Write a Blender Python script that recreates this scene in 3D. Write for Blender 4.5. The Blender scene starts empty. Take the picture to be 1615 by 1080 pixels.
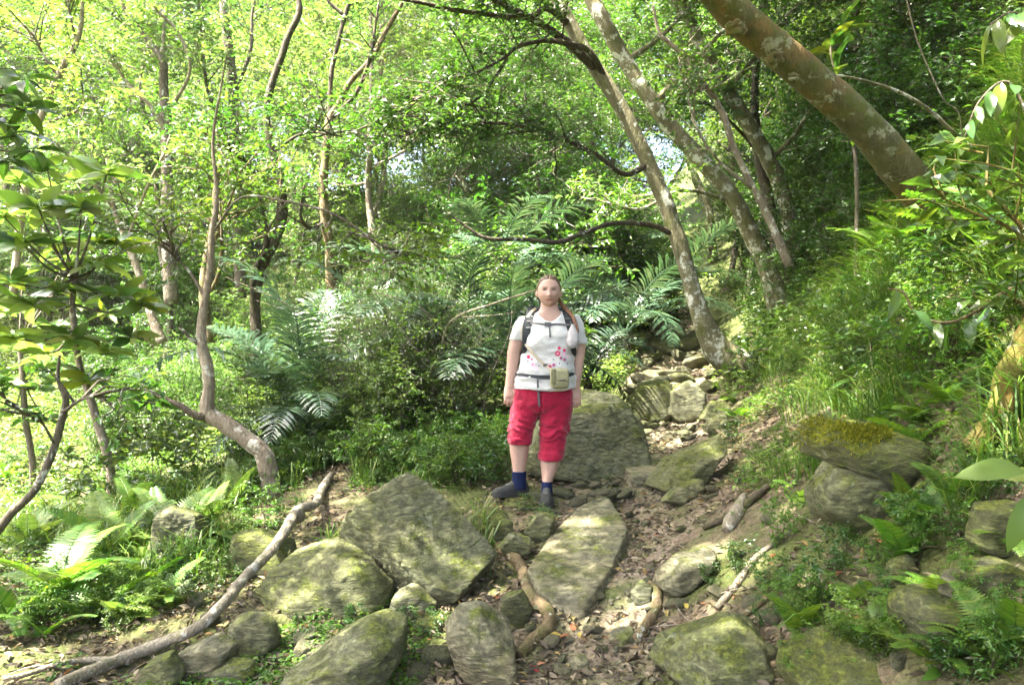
import bpy, bmesh, math
import numpy as np
from mathutils import Vector, Matrix

rad = math.radians
scene = bpy.context.scene
COL = scene.collection

# ------------------------------------------------------------------ camera, sky, sun, exposure
CAM_Z, FPX, U0, V0 = 1.5, 1267.0, 807.5, 540.0
cam_data = bpy.data.cameras.new("camera")
cam_data.lens = 36.0 * FPX / 1615.0
cam_data.sensor_width = 36.0
cam_data.clip_end = 600.0
cam = bpy.data.objects.new("camera", cam_data)
cam.location = (0, 0, CAM_Z)
cam.rotation_euler = (rad(90), 0, 0)
COL.objects.link(cam)
scene.camera = cam

SUN_EL, SUN_AZ = 62.0, 255.0          # azimuth clockwise from +Y: the sun stands high over the stream side
world = bpy.data.worlds.new("World")
scene.world = world
world.use_nodes = True
wn = world.node_tree
sky = wn.nodes.new("ShaderNodeTexSky")
sky.sky_type = 'NISHITA'
sky.sun_disc = False
sky.sun_elevation = rad(SUN_EL)
sky.sun_rotation = rad(SUN_AZ)
sky.air_density = 0.5
sky.dust_density = 6.0
bg = wn.nodes["Background"]
bg.inputs["Strength"].default_value = 0.15
wn.links.new(sky.outputs[0], bg.inputs[0])

sun_data = bpy.data.lights.new("sun", 'SUN')
sun_data.energy = 5.0
sun_data.angle = rad(0.6)
sun_data.color = (1.0, 0.94, 0.82)
sun = bpy.data.objects.new("sun", sun_data)
sdir = Vector((math.sin(rad(SUN_AZ)) * math.cos(rad(SUN_EL)), math.cos(rad(SUN_AZ)) * math.cos(rad(SUN_EL)), math.sin(rad(SUN_EL))))
sun.rotation_euler = sdir.to_track_quat('Z', 'Y').to_euler()
sun.location = sdir * 40
COL.objects.link(sun)

scene.view_settings.view_transform = 'Standard'
scene.view_settings.look = 'None'
scene.view_settings.gamma = 1.0
scene.view_settings.use_curve_mapping = False
scene.view_settings.exposure = 3.74

scene.render.engine = 'CYCLES'
cy = scene.cycles
cy.max_bounces = 8
cy.diffuse_bounces = 4
cy.glossy_bounces = 2
cy.transmission_bounces = 5
cy.transparent_max_bounces = 4
cy.sample_clamp_indirect = 6.0
cy.use_denoising = True
cy.denoiser = 'OPENIMAGEDENOISE'
cy.caustics_reflective = False
cy.caustics_refractive = False

# ------------------------------------------------------------------ numeric helpers
def P(u, v, d):
    return np.array([(u - U0) / FPX * d, d, CAM_Z - (v - V0) / FPX * d])

def vnoise(p, seed=0):
    p = np.asarray(p, float)
    i = np.floor(p).astype(np.int64)
    f = p - i
    f = f * f * (3 - 2 * f)
    def h(a, b, c):
        n = (a * 374761393 + b * 668265263 + c * 1440662683 + seed * 974711) & 0x7fffffff
        n = ((n ^ (n >> 13)) * 1274126177) & 0x7fffffff
        n = ((n ^ (n >> 15)) * 668265263) & 0x7fffffff
        return ((n ^ (n >> 16)) & 0xffff) / 32767.5 - 1.0
    r = 0
    for dx in (0, 1):
        wx = f[:, 0] if dx else 1 - f[:, 0]
        for dy in (0, 1):
            wy = f[:, 1] if dy else 1 - f[:, 1]
            for dz in (0, 1):
                wz = f[:, 2] if dz else 1 - f[:, 2]
                r = r + wx * wy * wz * h(i[:, 0] + dx, i[:, 1] + dy, i[:, 2] + dz)
    return r

def fbm(p, octv=4, seed=0, gain=0.5):
    r, a = 0, 1.0
    p = np.asarray(p, float)
    for k in range(octv):
        r = r + a * vnoise(p * (2.03 ** k) + 17.3 * k, seed + k)
        a *= gain
    return r

def norm(a):
    a = np.asarray(a, float)
    return a / np.maximum(np.linalg.norm(a, axis=-1, keepdims=True), 1e-9)

def ramp(t, s=0.25):
    return np.where(t / s > 30, t, s * np.log1p(np.exp(np.clip(t / s, -40, 30))))

# ------------------------------------------------------------------ terrain height
YP = [-8, 0, 2.5, 3.5, 4.7, 5.9, 8, 12, 18, 26, 45, 100]
ZP = [-.5, -.2, -.06, 0, .17, .35, .56, .93, 1.9, 4.2, 10.0, 13]
YR = [-8, 2.5, 3.5, 4.7, 6, 8, 9.5, 12, 18, 30, 100]
XR = [.45, .5, .62, .9, 1.45, 1.95, 2.3, 2.9, 4.2, 6.5, 14]

def height(x, y, fine=True):
    x = np.asarray(x, float); y = np.asarray(y, float)
    sh = x.shape
    x = x.ravel(); y = y.ravel()
    z = np.interp(y, YP, ZP)
    t = x - np.interp(y, YR, XR)
    r = ramp(t, .22)
    z = z + np.interp(r, [0, .9, 1.3, 3.2, 5, 9, 80], [0, .67, 1.02, 3.45, 4.9, 7.2, 42])
    l = ramp(-1.0 - x, .4)
    s = np.interp(y, [3.5, 5, 7, 10, 14, 18], [.0, .09, .19, .22, .15, 0])
    z = z - np.minimum(s * l, 1.05)
    ch = np.exp(-((y - 10.6 - .25 * (x + 6)) / 1.3) ** 2) * (1 / (1 + np.exp((x + 4.6) * 2.5)))
    z = z - .5 * ch
    z = z + .35 * ramp(-11 - x, 1.0)
    q = np.stack([x, y, 0 * x], 1)
    z = z + .16 * fbm(q * .45, 2, 3) * np.clip((np.abs(x) + np.abs(y - 5)) / 8, .25, 1.6)
    if fine:
        z = z + .035 * fbm(q * 2.4, 3, 11) + .012 * fbm(q * 9.0, 2, 21)
    return z.reshape(sh)

def hz(x, y):
    return float(height(np.array([x]), np.array([y]))[0])

_T = np.concatenate([np.arange(1.6, 12, .015), np.arange(12, 70, .1)])
def dg(u, v):
    """distance along +Y at which the view ray through a point of the photo meets the ground"""
    x = (u - U0) / FPX * _T
    z = CAM_Z - (v - V0) / FPX * _T
    b = z < height(x, _T)
    return float(_T[np.argmax(b)]) if b.any() else 40.0

# ------------------------------------------------------------------ mesh and object helpers
def mk_mesh(name, V, chunks, mat=None, smooth=True, rnd=None, colr=None, mats=None, mat_idx=None):
    V = np.asarray(V, np.float32)
    if not isinstance(chunks, (list, tuple)):
        chunks = [chunks]
    chunks = [np.asarray(c, np.int32) for c in chunks if len(c)]
    me = bpy.data.meshes.new(name)
    me.vertices.add(len(V))
    me.vertices.foreach_set("co", V.ravel())
    nl = sum(c.size for c in chunks); nf = sum(len(c) for c in chunks)
    me.loops.add(nl); me.polygons.add(nf)
    me.loops.foreach_set("vertex_index", np.concatenate([c.ravel() for c in chunks]))
    tot = np.concatenate([np.full(len(c), c.shape[1], np.int32) for c in chunks])
    st = np.concatenate([[0], np.cumsum(tot)[:-1]]).astype(np.int32)
    me.polygons.foreach_set("loop_start", st)
    me.polygons.foreach_set("loop_total", tot)
    me.polygons.foreach_set("use_smooth", np.full(nf, smooth, bool))
    if mat_idx is not None:
        me.polygons.foreach_set("material_index", np.asarray(mat_idx, np.int32))
    if rnd is not None:
        a = me.attributes.new("rnd", 'FLOAT', 'POINT')
        a.data.foreach_set("value", np.asarray(rnd, np.float32))
    if colr is not None:
        a = me.attributes.new("paint", 'FLOAT_COLOR', 'POINT')
        c4 = np.ones((len(V), 4), np.float32); c4[:, :3] = colr
        a.data.foreach_set("color", c4.ravel())
    me.update(calc_edges=True)
    for m in (mats or ([mat] if mat else [])):
        me.materials.append(m)
    return me

def obj(name, me, parent=None, loc=None, rot=None, scale=None):
    o = bpy.data.objects.new(name, me)
    COL.objects.link(o)
    if parent is not None:
        o.parent = parent
    if loc is not None: o.location = [float(a) for a in loc]
    if rot is not None: o.rotation_euler = [float(a) for a in rot]
    if scale is not None: o.scale = (scale,) * 3 if np.isscalar(scale) else scale
    return o

def tag(o, label, cat, group=None):
    o['label'] = label; o['category'] = cat
    if group: o['group'] = group
    return o

def kind(o, k, label=None, cat=None):
    o['kind'] = k
    if label: o['label'] = label
    if cat: o['category'] = cat
    return o

def empty(name, loc, rot=(0, 0, 0), scale=1.0):
    o = bpy.data.objects.new(name, None)
    COL.objects.link(o)
    o.location = [float(a) for a in loc]; o.rotation_euler = rot; o.scale = (scale,) * 3
    o.empty_display_size = .1
    return o

def copy_tree(root):
    r = root.copy(); COL.objects.link(r)
    for ch in root.children:
        c = ch.copy(); COL.objects.link(c); c.parent = r
        for g in ch.children:
            d = g.copy(); COL.objects.link(d); d.parent = c
    return r

class Acc:
    """collects vertex and face arrays"""
    def __init__(self): self.V, self.Q, self.T, self.R, self.n = [], [], [], [], 0
    def add(self, V, Q=None, T=None, R=None):
        if Q is not None and len(Q): self.Q.append(np.asarray(Q) + self.n)
        if T is not None and len(T): self.T.append(np.asarray(T) + self.n)
        self.V.append(np.asarray(V, float)); self.n += len(V)
        self.R.append(np.full(len(V), .5) if R is None else np.asarray(R))
    def mesh(self, name, mat, smooth=True, **k):
        ch = []
        if self.Q: ch.append(np.concatenate(self.Q))
        if self.T: ch.append(np.concatenate(self.T))
        return mk_mesh(name, np.concatenate(self.V), ch, mat, smooth, rnd=np.concatenate(self.R), **k)

def catmull(pts, m):
    pts = np.asarray(pts, float)
    a = np.vstack([2 * pts[0] - pts[1], pts, 2 * pts[-1] - pts[-2]])
    out = []
    for i in range(len(pts) - 1):
        p0, p1, p2, p3 = a[i:i + 4]
        for t in np.linspace(0, 1, m, endpoint=False):
            out.append(.5 * (2 * p1 + (p2 - p0) * t + (2 * p0 - 5 * p1 + 4 * p2 - p3) * t * t + (3 * p1 - p0 - 3 * p2 + p3) * t ** 3))
    out.append(pts[-1])
    return np.array(out)

def tube(pts, radii, n=8, cap=True, rough=0.0, seed=0, ry=None, up=None):
    """tapered tube; ry: second radius for flat sections"""
    pts = np.asarray(pts, float); radii = np.asarray(radii, float)
    k = len(pts)
    tan = norm(np.gradient(pts, axis=0))
    ref = np.array([0, 0, 1.0]) if up is None else np.asarray(up, float)
    if up is None and abs(tan[0] @ ref) > .8: ref = np.array([1.0, 0, 0])
    A = np.zeros((k, 3)); a = norm(ref - tan[0] * (ref @ tan[0]))
    for i in range(k):
        a = (ref if up is not None else a)
        a = norm(a - tan[i] * (a @ tan[i])); A[i] = a
    B = np.cross(tan, A)
    th = np.linspace(0, 2 * np.pi, n, endpoint=False)
    r2 = radii if ry is None else np.asarray(ry, float)
    V = pts[:, None] + B[:, None] * (np.cos(th)[None, :, None] * radii[:, None, None]) + A[:, None] * (np.sin(th)[None, :, None] * r2[:, None, None])
    V = V.reshape(-1, 3)
    if rough:
        d = norm(V - np.repeat(pts, n, 0))
        V = V + d * (np.repeat(np.maximum(radii, r2), n) * rough * fbm(V * (1.1 / max(radii.max(), .02)), 3, seed))[:, None]
    i = np.arange(k - 1)[:, None] * n; j = np.arange(n)[None]; j2 = (j + 1) % n
    Q = np.stack([i + j, i + j2, i + n + j2, i + n + j], -1).reshape(-1, 4)
    T = []
    if cap:
        V = np.vstack([V, pts[0], pts[-1]])
        c0, c1 = k * n, k * n + 1
        jj = np.arange(n); j2 = (jj + 1) % n
        T = np.vstack([np.stack([np.full(n, c0), j2, jj], 1), np.stack([np.full(n, c1), (k - 1) * n + jj, (k - 1) * n + j2], 1)])
    return V, Q, T

# ------------------------------------------------------------------ material helpers
def mat_new(name):
    m = bpy.data.materials.new(name); m.use_nodes = True
    nt = m.node_tree
    for n in list(nt.nodes): nt.nodes.remove(n)
    return m, nt

class N:
    def __init__(self, nt): self.nt = nt
    def __call__(self, typ, **kw):
        n = self.nt.nodes.new("ShaderNode" + typ)
        for k, v in kw.items():
            if k in n.inputs.keys() and not hasattr(type(n), k):
                self.put(n.inputs[k], v)
            elif k.startswith("i_"):
                self.put(n.inputs[int(k[2:])], v)
            else:
                setattr(n, k, v)
        return n
    def put(self, sock, v):
        if isinstance(v, bpy.types.NodeSocket): self.nt.links.new(v, sock)
        elif isinstance(v, bpy.types.Node): self.nt.links.new(v.outputs[0], sock)
        else:
            if sock.type == 'RGBA' and len(v) == 3: v = (*v, 1)
            sock.default_value = v
    def math(self, op, a, b=0.0, clamp=False):
        return self("Math", operation=op, use_clamp=clamp, i_0=a, i_1=b).outputs[0]
    def ramp(self, fac, stops, interp='LINEAR'):
        n = self("ValToRGB"); self.put(n.inputs[0], fac)
        n.color_ramp.interpolation = interp
        e = n.color_ramp.elements
        while len(e) < len(stops): e.new(.5)
        for x, (p, c) in zip(e, stops):
            x.position = p; x.color = (*c, 1) if len(c) == 3 else c
        return n.outputs[0]
    def mix(self, fac, a, b, mode='MIX'):
        n = self("Mix", data_type='RGBA', blend_type=mode)
        self.put(n.inputs[0], fac); self.put(n.inputs[6], a); self.put(n.inputs[7], b)
        return n.outputs[2]
    def noise(self, vec, scale, detail=4, rough=.55, dist=0.0):
        n = self("TexNoise"); 
        if vec is not None: self.put(n.inputs["Vector"], vec)
        n.inputs["Scale"].default_value = scale; n.inputs["Detail"].default_value = detail
        n.inputs["Roughness"].default_value = rough; n.inputs["Distortion"].default_value = dist
        return n.outputs[0]
    def mapr(self, v, a, b, c=0.0, d=1.0):
        n = self("MapRange"); self.put(n.inputs[0], v)
        for i, x in enumerate((a, b, c, d)): n.inputs[i + 1].default_value = x
        return n.outputs[0]
    def bump(self, h, strength=.5, dist=.01, normal=None):
        n = self("Bump"); self.put(n.inputs["Height"], h)
        n.inputs["Strength"].default_value = strength; n.inputs["Distance"].default_value = dist
        if normal is not None: self.put(n.inputs["Normal"], normal)
        return n.outputs[0]
    def out(self, shader):
        o = self("OutputMaterial"); self.put(o.inputs[0], shader)

def leaf_mat(name, stops, trans=.4, rough=.42, spec=.4, hue=.02, tboost=(1.55, 1.45, .7)):
    m, nt = mat_new(name); n = N(nt)
    a = n("Attribute", attribute_name="rnd").outputs["Fac"]
    c = n.ramp(a, stops)
    oi = n("ObjectInfo").outputs["Random"]
    hs = n("HueSaturation"); n.put(hs.inputs["Color"], c)
    n.put(hs.inputs["Hue"], n.mapr(oi, 0, 1, .5 - hue, .5 + hue))
    n.put(hs.inputs["Value"], n.mapr(n.math('FRACT', n.math('MULTIPLY', oi, 7.31)), 0, 1, .78, 1.22))
    col = hs.outputs[0]
    tc = n.mix(1.0, col, tboost, 'MULTIPLY')
    p = n("BsdfPrincipled", Roughness=rough)
    n.put(p.inputs["Base Color"], col); p.inputs["Specular IOR Level"].default_value = spec
    t = n("BsdfTranslucent"); n.put(t.inputs[0], tc)
    ms = n("MixShader"); ms.inputs[0].default_value = trans
    n.put(ms.inputs[1], p); n.put(ms.inputs[2], t)
    n.out(ms)
    return m

def bark_mat(name, dark, light, lichen=(.42, .44, .38), lich=.5, moss=.0, scale=6.0, orange=None):
    m, nt = mat_new(name); n = N(nt)
    tc = n("TexCoord").outputs["Object"]
    mp = n("Mapping"); n.put(mp.inputs[0], tc); mp.inputs["Scale"].default_value = (1, 1, .35)
    a = n.noise(mp.outputs[0], scale, 6, .65)
    c = n.mix(n.mapr(a, .35, .68), dark, light)
    if orange:
        c = n.mix(n.mapr(n.noise(tc, scale * .45, 3), .46, .6), c, orange)
    fine = n.noise(mp.outputs[0], scale * 9, 4, .7)
    c = n.mix(n.mapr(fine, .3, .7, .0, .55), c, (.02, .017, .012))
    lf = n.noise(tc, scale * 1.25, 2, .45, .4)
    lf2 = n.noise(tc, scale * 4.2, 3, .6, .8)
    lm = n.math('MULTIPLY', n.mapr(n.math('ADD', n.math('MULTIPLY', lf, .62), n.math('MULTIPLY', lf2, .38)), .615 - .07 * lich, .655 - .06 * lich), .85)
    c = n.mix(lm, c, lichen)
    if moss:
        mm = n.mapr(n.noise(tc, scale * .7, 6, .75), .58 - .25 * moss, .74 - .2 * moss, 0, .85)
        c = n.mix(mm, c, n.mix(fine, (.035, .05, .006), (.10, .12, .015)))
    vo = n("TexVoronoi"); n.put(vo.inputs["Vector"], mp.outputs[0]); vo.inputs["Scale"].default_value = scale * 7
    h = n.math('ADD', n.math('MULTIPLY', fine, .8), n.math('ADD', a, n.math('MULTIPLY', vo.outputs[0], .35)))
    p = n("BsdfPrincipled", Roughness=.85); n.put(p.inputs["Base Color"], c)
    p.inputs["Specular IOR Level"].default_value = .25
    n.put(p.inputs["Normal"], n.bump(h, .8, .02))
    n.out(p)
    return m

def rock_mat(name, c1, c2, moss=.5, seedz=0.0, strata=(.3, .1, 1.0)):
    m, nt = mat_new(name); n = N(nt)
    tc = n("TexCoord").outputs["Object"]
    oi = n("ObjectInfo")
    off = n("VectorMath", operation='ADD'); n.put(off.inputs[0], tc)
    cx = n("CombineXYZ"); n.put(cx.inputs[0], n.math('MULTIPLY', oi.outputs["Random"], 30.0)); cx.inputs[1].default_value = seedz
    n.put(off.inputs[1], cx.outputs[0]); pos = off.outputs[0]
    mp = n("Mapping"); n.put(mp.inputs[0], pos); mp.inputs["Rotation"].default_value = strata
    mp.inputs["Scale"].default_value = (1, 1, 3.6)
    st = n.noise(mp.outputs[0], 3.2, 5, .6, 1.2)
    big = n.noise(pos, 3.2, 4, .55)
    c = n.mix(n.mapr(st, .22, .78), c1, c2)
    c = n.mix(n.mapr(big, .42, .62, 0, .55), c, (c2[0] * 1.0, c2[1] * .9, c2[2] * .72))
    grain = n.noise(pos, 70, 3, .7)
    c = n.mix(n.mapr(grain, .25, .75, .0, .45), c, (.05, .05, .04))
    geo = n("NewGeometry"); sx = n("SeparateXYZ"); n.put(sx.inputs[0], geo.outputs["Normal"])
    mn = n.noise(pos, 5.5, 7, .68)
    mf = n.math('ADD', mn, n.math('MULTIPLY', sx.outputs[2], .13))
    mm = n.mapr(mf, .66 - .2 * moss, .80 - .2 * moss)
    mcol = n.mix(n.mapr(grain, .3, .7), (.030, .046, .004), (.125, .140, .016))
    film = n.mapr(n.noise(pos, 2.1, 5, .65), .30, .62, .12, .85 * min(1, moss * 1.4))
    c = n.mix(film, c, n.mix(n.mapr(grain, .3, .7), (.070, .085, .018), (.16, .175, .045)))
    c = n.mix(mm, c, mcol)
    lv = n.noise(pos, 11, 3, .5, .5)
    c = n.mix(n.mapr(lv, .68, .72, 0, .4), c, (.28, .30, .23))
    crack = n.noise(mp.outputs[0], 11, 5, .7, .6)
    vc = n("TexVoronoi", feature='DISTANCE_TO_EDGE'); wob = n.mix(.12, mp.outputs[0], n("TexNoise", Scale=3.0).outputs["Color"]); n.put(vc.inputs["Vector"], wob); vc.inputs["Scale"].default_value = 2.6
    ck = n.math('MULTIPLY', n.mapr(vc.outputs["Distance"], .0, .035, 1, 0), n.mapr(n.noise(pos, 4, 3), .46, .56))
    c = n.mix(n.math('MULTIPLY', ck, .45), c, (.03, .03, .02))
    mp2 = n("Mapping"); n.put(mp2.inputs[0], pos); mp2.inputs["Rotation"].default_value = strata; mp2.inputs["Scale"].default_value = (1, 1, 3)
    pit = n.mapr(n.noise(mp2.outputs[0], 17, 6, .75), .36, .54)
    c = n.mix(n.math('MULTIPLY', n.math('SUBTRACT', 1.0, pit), .65), c, (.03, .032, .02))
    h = n.math('ADD', n.math('MULTIPLY', st, 1.0), n.math('ADD', n.math('MULTIPLY', crack, .7), n.math('MULTIPLY', grain, .12)))
    h = n.math('ADD', h, n.math('MULTIPLY', mm, .25)); h = n.math('SUBTRACT', n.math('ADD', h, n.math('MULTIPLY', pit, .5)), n.math('MULTIPLY', ck, .35))
    p = n("BsdfPrincipled", Roughness=.82); n.put(p.inputs["Base Color"], c)
    p.inputs["Specular IOR Level"].default_value = .3
    n.put(p.inputs["Normal"], n.bump(h, .8, .03))
    n.out(p)
    return m

def plain_mat(name, col, rough=.7, spec=.3, var=.15, scale=40, bump=0.0, bd=.002, cloth=False, attr=False):
    m, nt = mat_new(name); n = N(nt)
    tc = n("TexCoord").outputs["Object"]
    a = n.noise(tc, scale, 4, .6)
    base = n("Attribute", attribute_name="paint").outputs["Color"] if attr else (*col, 1)
    f = n.mapr(a, .3, .7, 1 - var, 1 + var)
    cc = n("CombineColor"); [n.put(cc.inputs[i], f) for i in range(3)]
    c = n.mix(1.0, base, cc.outputs[0], 'MULTIPLY')
    p = n("BsdfPrincipled", Roughness=rough); n.put(p.inputs["Base Color"], c)
    p.inputs["Specular IOR Level"].default_value = spec
    if cloth:
        p.inputs["Sheen Weight"].default_value = .25
    if bump:
        n.put(p.inputs["Normal"], n.bump(a, bump, bd))
    n.out(p)
    return m

# ------------------------------------------------------------------ leaf and foliage generators
def leaf_tpl(w=.5, fold=.12, droop=.12):
    """small folded leaf, length 1 along +Y: 2 quads"""
    V = np.array([[0, 0, 0], [-w / 2, .42, fold], [0, .5, 0.03], [w / 2, .42, fold], [0, 1, -droop]])
    Q = np.array([[0, 2, 4, 1], [0, 3, 4, 2]])
    return V, Q

def leaf_flat(w=.5):
    V = np.array([[0, 0, 0], [w / 2, .45, .05], [0, 1, -.08], [-w / 2, .45, .05]])
    return V, np.array([[0, 1, 2, 3]])

def leaf_big(w=.32, nl=8, nw=4, droop=.25, wave=.02, stalk=.1, tip=.9, seed=0):
    """large leaf, length 1 along +Y, with midrib fold and wavy margin"""
    t = np.linspace(0, 1, nl); s = np.linspace(-1, 1, 2 * (nw // 2) + 1)
    k = np.clip((t - stalk) / (1 - stalk), 0, 1)
    prof = np.sin(np.pi * k ** tip) ** .8 * w / 2 + .008
    V = []
    for i in range(nl):
        for x in s:
            V.append([x * prof[i], t[i] - .04 * abs(x), .25 * abs(x) * prof[i] - droop * t[i] ** 2 + wave * math.sin(9 * t[i] + 3 * x + seed) * abs(x)])
    m = len(s); Q = []
    for i in range(nl - 1):
        for j in range(m - 1):
            a = i * m + j; Q.append([a, a + 1, a + m + 1, a + m])
    return np.array(V), np.array(Q)

def frames(d, up, rng, tilt=.5):
    """rows: x, y (=leaf axis), z (=leaf normal)"""
    y = norm(d)
    z = up + rng.normal(0, tilt, y.shape)
    z = norm(z - y * np.sum(z * y, 1, keepdims=True))
    x = np.cross(y, z)
    return np.stack([x, y, z], 1)

def stamp(tpl, pos, M, size):
    """copies of a template: pos (n,3), M (n,3,3), size (n,)"""
    V, Q = tpl
    n = len(pos)
    W = np.einsum('vk,nkj->nvj', V, M) * np.asarray(size)[:, None, None] + pos[:, None]
    F = (Q[None] + (np.arange(n) * len(V))[:, None, None]).reshape(-1, Q.shape[1])
    return W.reshape(-1, 3), F

def twig_mesh(S, E, r, rng, sag=.0):
    """bent three-sided twigs from S to E, vectorised"""
    n = len(S); L = np.linalg.norm(E - S, axis=1, keepdims=True)
    mid = (S + E) / 2 + rng.normal(0, .08, (n, 3)) * L + np.array([0, 0, 1.0]) * L * sag
    d = norm(E - S); a = norm(np.cross(d, rng.normal(0, 1, (n, 3)))); b = np.cross(d, a)
    V = []
    for p, k in ((S, 1.0), (mid, .7), (E, .3)):
        for t in range(3):
            an = 2 * np.pi * t / 3
            V.append(p + (a * math.cos(an) + b * math.sin(an)) * (r * k)[:, None])
    V = np.stack(V, 1)
    q = []
    for lv in (0, 3):
        for t in range(3):
            q.append([lv + t, lv + (t + 1) % 3, lv + 3 + (t + 1) % 3, lv + 3 + t])
    Q = (np.array(q)[None] + (np.arange(n) * 9)[:, None, None]).reshape(-1, 4)
    return V.reshape(-1, 3), Q, mid

def foliage(limbs, n1, L1, n2, L2, nl, size, rng, up=.25, tpl=None, tilt=.55, r1=.012, start=.25, flat=.6, droop=.25):
    """twigs and leaves along limbs (list of polylines).  Returns twig Acc and leaf (V, Q, rnd)"""
    S, D = [], []
    for lp in limbs:
        lp = np.asarray(lp, float)
        k = max(1, int(round(n1)))
        t = start + (1 - start) * rng.random(k) ** .75
        t[0] = 1.0
        x = t * (len(lp) - 1); i = np.minimum(x.astype(int), len(lp) - 2); f = (x - i)[:, None]
        S.append(lp[i] * (1 - f) + lp[i + 1] * f)
        tg = norm(lp[i + 1] - lp[i])
        rd = rng.normal(0, 1, (k, 3)); rd[:, 2] *= flat
        D.append(norm(tg * .55 + norm(rd) + np.array([0, 0, up])))
    S = np.concatenate(S); D = np.concatenate(D)
    Ln = L1 * rng.uniform(.55, 1.2, len(S))
    E = S + D * Ln[:, None] - np.array([0, 0, 1.0]) * (droop * .3 * Ln)[:, None]
    tw = Acc()
    V, Q, M1 = twig_mesh(S, E, np.full(len(S), r1) * (Ln / L1), rng, .04)
    tw.add(V, Q)
    # second level
    t = .2 + .8 * rng.random((len(S), n2)); t[:, 0] = 1.0
    S2 = (S[:, None] * (1 - t[..., None]) + E[:, None] * t[..., None])
    bend = 4 * t * (1 - t)
    S2 = S2 + (M1 - (S + E) / 2)[:, None] * bend[..., None]
    rd = rng.normal(0, 1, S2.shape); rd[..., 2] *= flat
    D2 = norm(D[:, None] * .7 + norm(rd) + np.array([0, 0, up * .5]))
    L = L2 * rng.uniform(.5, 1.2, t.shape)
    E2 = S2 + D2 * L[..., None] - np.array([0, 0, 1.0]) * (droop * .4 * L)[..., None]
    S2 = S2.reshape(-1, 3); E2 = E2.reshape(-1, 3); D2 = D2.reshape(-1, 3); L = L.ravel()
    V, Q, _ = twig_mesh(S2, E2, np.full(len(S2), r1 * .45), rng, .03)
    tw.add(V, Q)
    # leaves
    k = (np.arange(nl) + .6) / nl
    pos = S2[:, None] * (1 - k[None, :, None]) + E2[:, None] * k[None, :, None]
    side = norm(np.cross(D2, np.array([0, 0, 1.0]) + rng.normal(0, .15, D2.shape)))
    sg = np.where(np.arange(nl) % 2 == 0, 1.0, -1.0)
    d = D2[:, None] * .6 + side[:, None] * sg[None, :, None] + rng.normal(0, .35, pos.shape) - np.array([0, 0, 1.0]) * droop
    pos = pos.reshape(-1, 3) + rng.normal(0, size * .15, (len(S2) * nl, 3)); d = d.reshape(-1, 3)
    M = frames(d, np.array([0, 0, 1.0]), rng, tilt)
    sz = size * rng.uniform(.6, 1.25, len(pos))
    tpl = tpl or leaf_tpl()
    LV, LQ = stamp(tpl, pos, M, sz)
    clump = np.repeat(rng.random(len(S)), n2 * nl)
    rn = np.clip(.55 * rng.random(len(pos)) + .45 * clump, 0, 1)
    return tw, (LV, LQ, np.repeat(rn, len(tpl[0])))

def wobble(p0, p1, n, amp, rng):
    t = np.linspace(0, 1, n)[:, None]
    p = np.asarray(p0, float) * (1 - t) + np.asarray(p1, float) * t
    w = rng.normal(0, amp, (n, 3)); w[0] = 0; w[-1] *= .4
    return p + w

# ------------------------------------------------------------------ materials
G_SUN = leaf_mat("leaf_sunlit_green", [(0, (.064, .122, .024)), (.5, (.096, .168, .033)), (1, (.150, .215, .056))], .48, .42, tboost=(1.3, 1.45, .87))  # lighter leaf copy: sunlight on the background crowns is put into its colour
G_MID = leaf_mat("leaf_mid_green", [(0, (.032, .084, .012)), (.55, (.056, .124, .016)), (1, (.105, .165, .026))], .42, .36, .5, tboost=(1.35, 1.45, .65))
G_DARK = leaf_mat("leaf_deep_green", [(0, (.024, .064, .012)), (.6, (.042, .098, .016)), (1, (.078, .132, .022))], .4, .36, .5, tboost=(1.35, 1.45, .65))  # darker leaf copy: the shade of the slope is put into its colour
G_GLOSS = leaf_mat("leaf_glossy", [(0, (.032, .080, .016)), (.6, (.052, .115, .018)), (1, (.115, .165, .02))], .36, .3, .6)
G_LIME = leaf_mat("leaf_lime", [(0, (.080, .150, .026)), (.6, (.115, .185, .032)), (1, (.17, .22, .05))], .45, .42, tboost=(1.4, 1.45, .85))
G_PALM = leaf_mat("leaf_palm", [(0, (.030, .066, .032)), (.6, (.044, .088, .046)), (1, (.080, .120, .065))], .25, .32, .6, hue=.01, tboost=(1.3, 1.3, .8))
G_FERN = leaf_mat("leaf_fern", [(0, (.050, .118, .014)), (.6, (.080, .158, .018)), (1, (.13, .19, .026))], .42, .5, tboost=(1.35, 1.45, .65))
G_GRASS = leaf_mat("leaf_grass", [(0, (.042, .092, .014)), (.55, (.072, .138, .018)), (.9, (.12, .16, .03)), (1, (.20, .17, .07))], .38, .45, tboost=(1.35, 1.45, .65))
DEADLEAF = leaf_mat("leaf_dead", [(0, (.030, .024, .015)), (.35, (.066, .052, .032)), (.65, (.120, .096, .060)), (.88, (.21, .175, .115)), (.96, (.22, .18, .06)), (1, (.21, .08, .03))], .2, .6, .3, .005, (1.1, .9, .7))
DEAD_ORANGE = leaf_mat("leaf_dead_orange", [(0, (.20, .075, .03)), (.5, (.30, .12, .05)), (1, (.32, .19, .08))], .2, .5, .4, .01, (1.1, .9, .6))
DEAD_RED = leaf_mat("leaf_dead_red", [(0, (.42, .03, .02)), (1, (.5, .05, .02))], .2, .5, .4, .01, (1.1, .9, .6))
DEAD_YELLOW = leaf_mat("leaf_dead_yellow", [(0, (.36, .27, .05)), (1, (.42, .36, .07))], .25, .5, .4, .01, (1.1, .9, .6))

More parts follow.
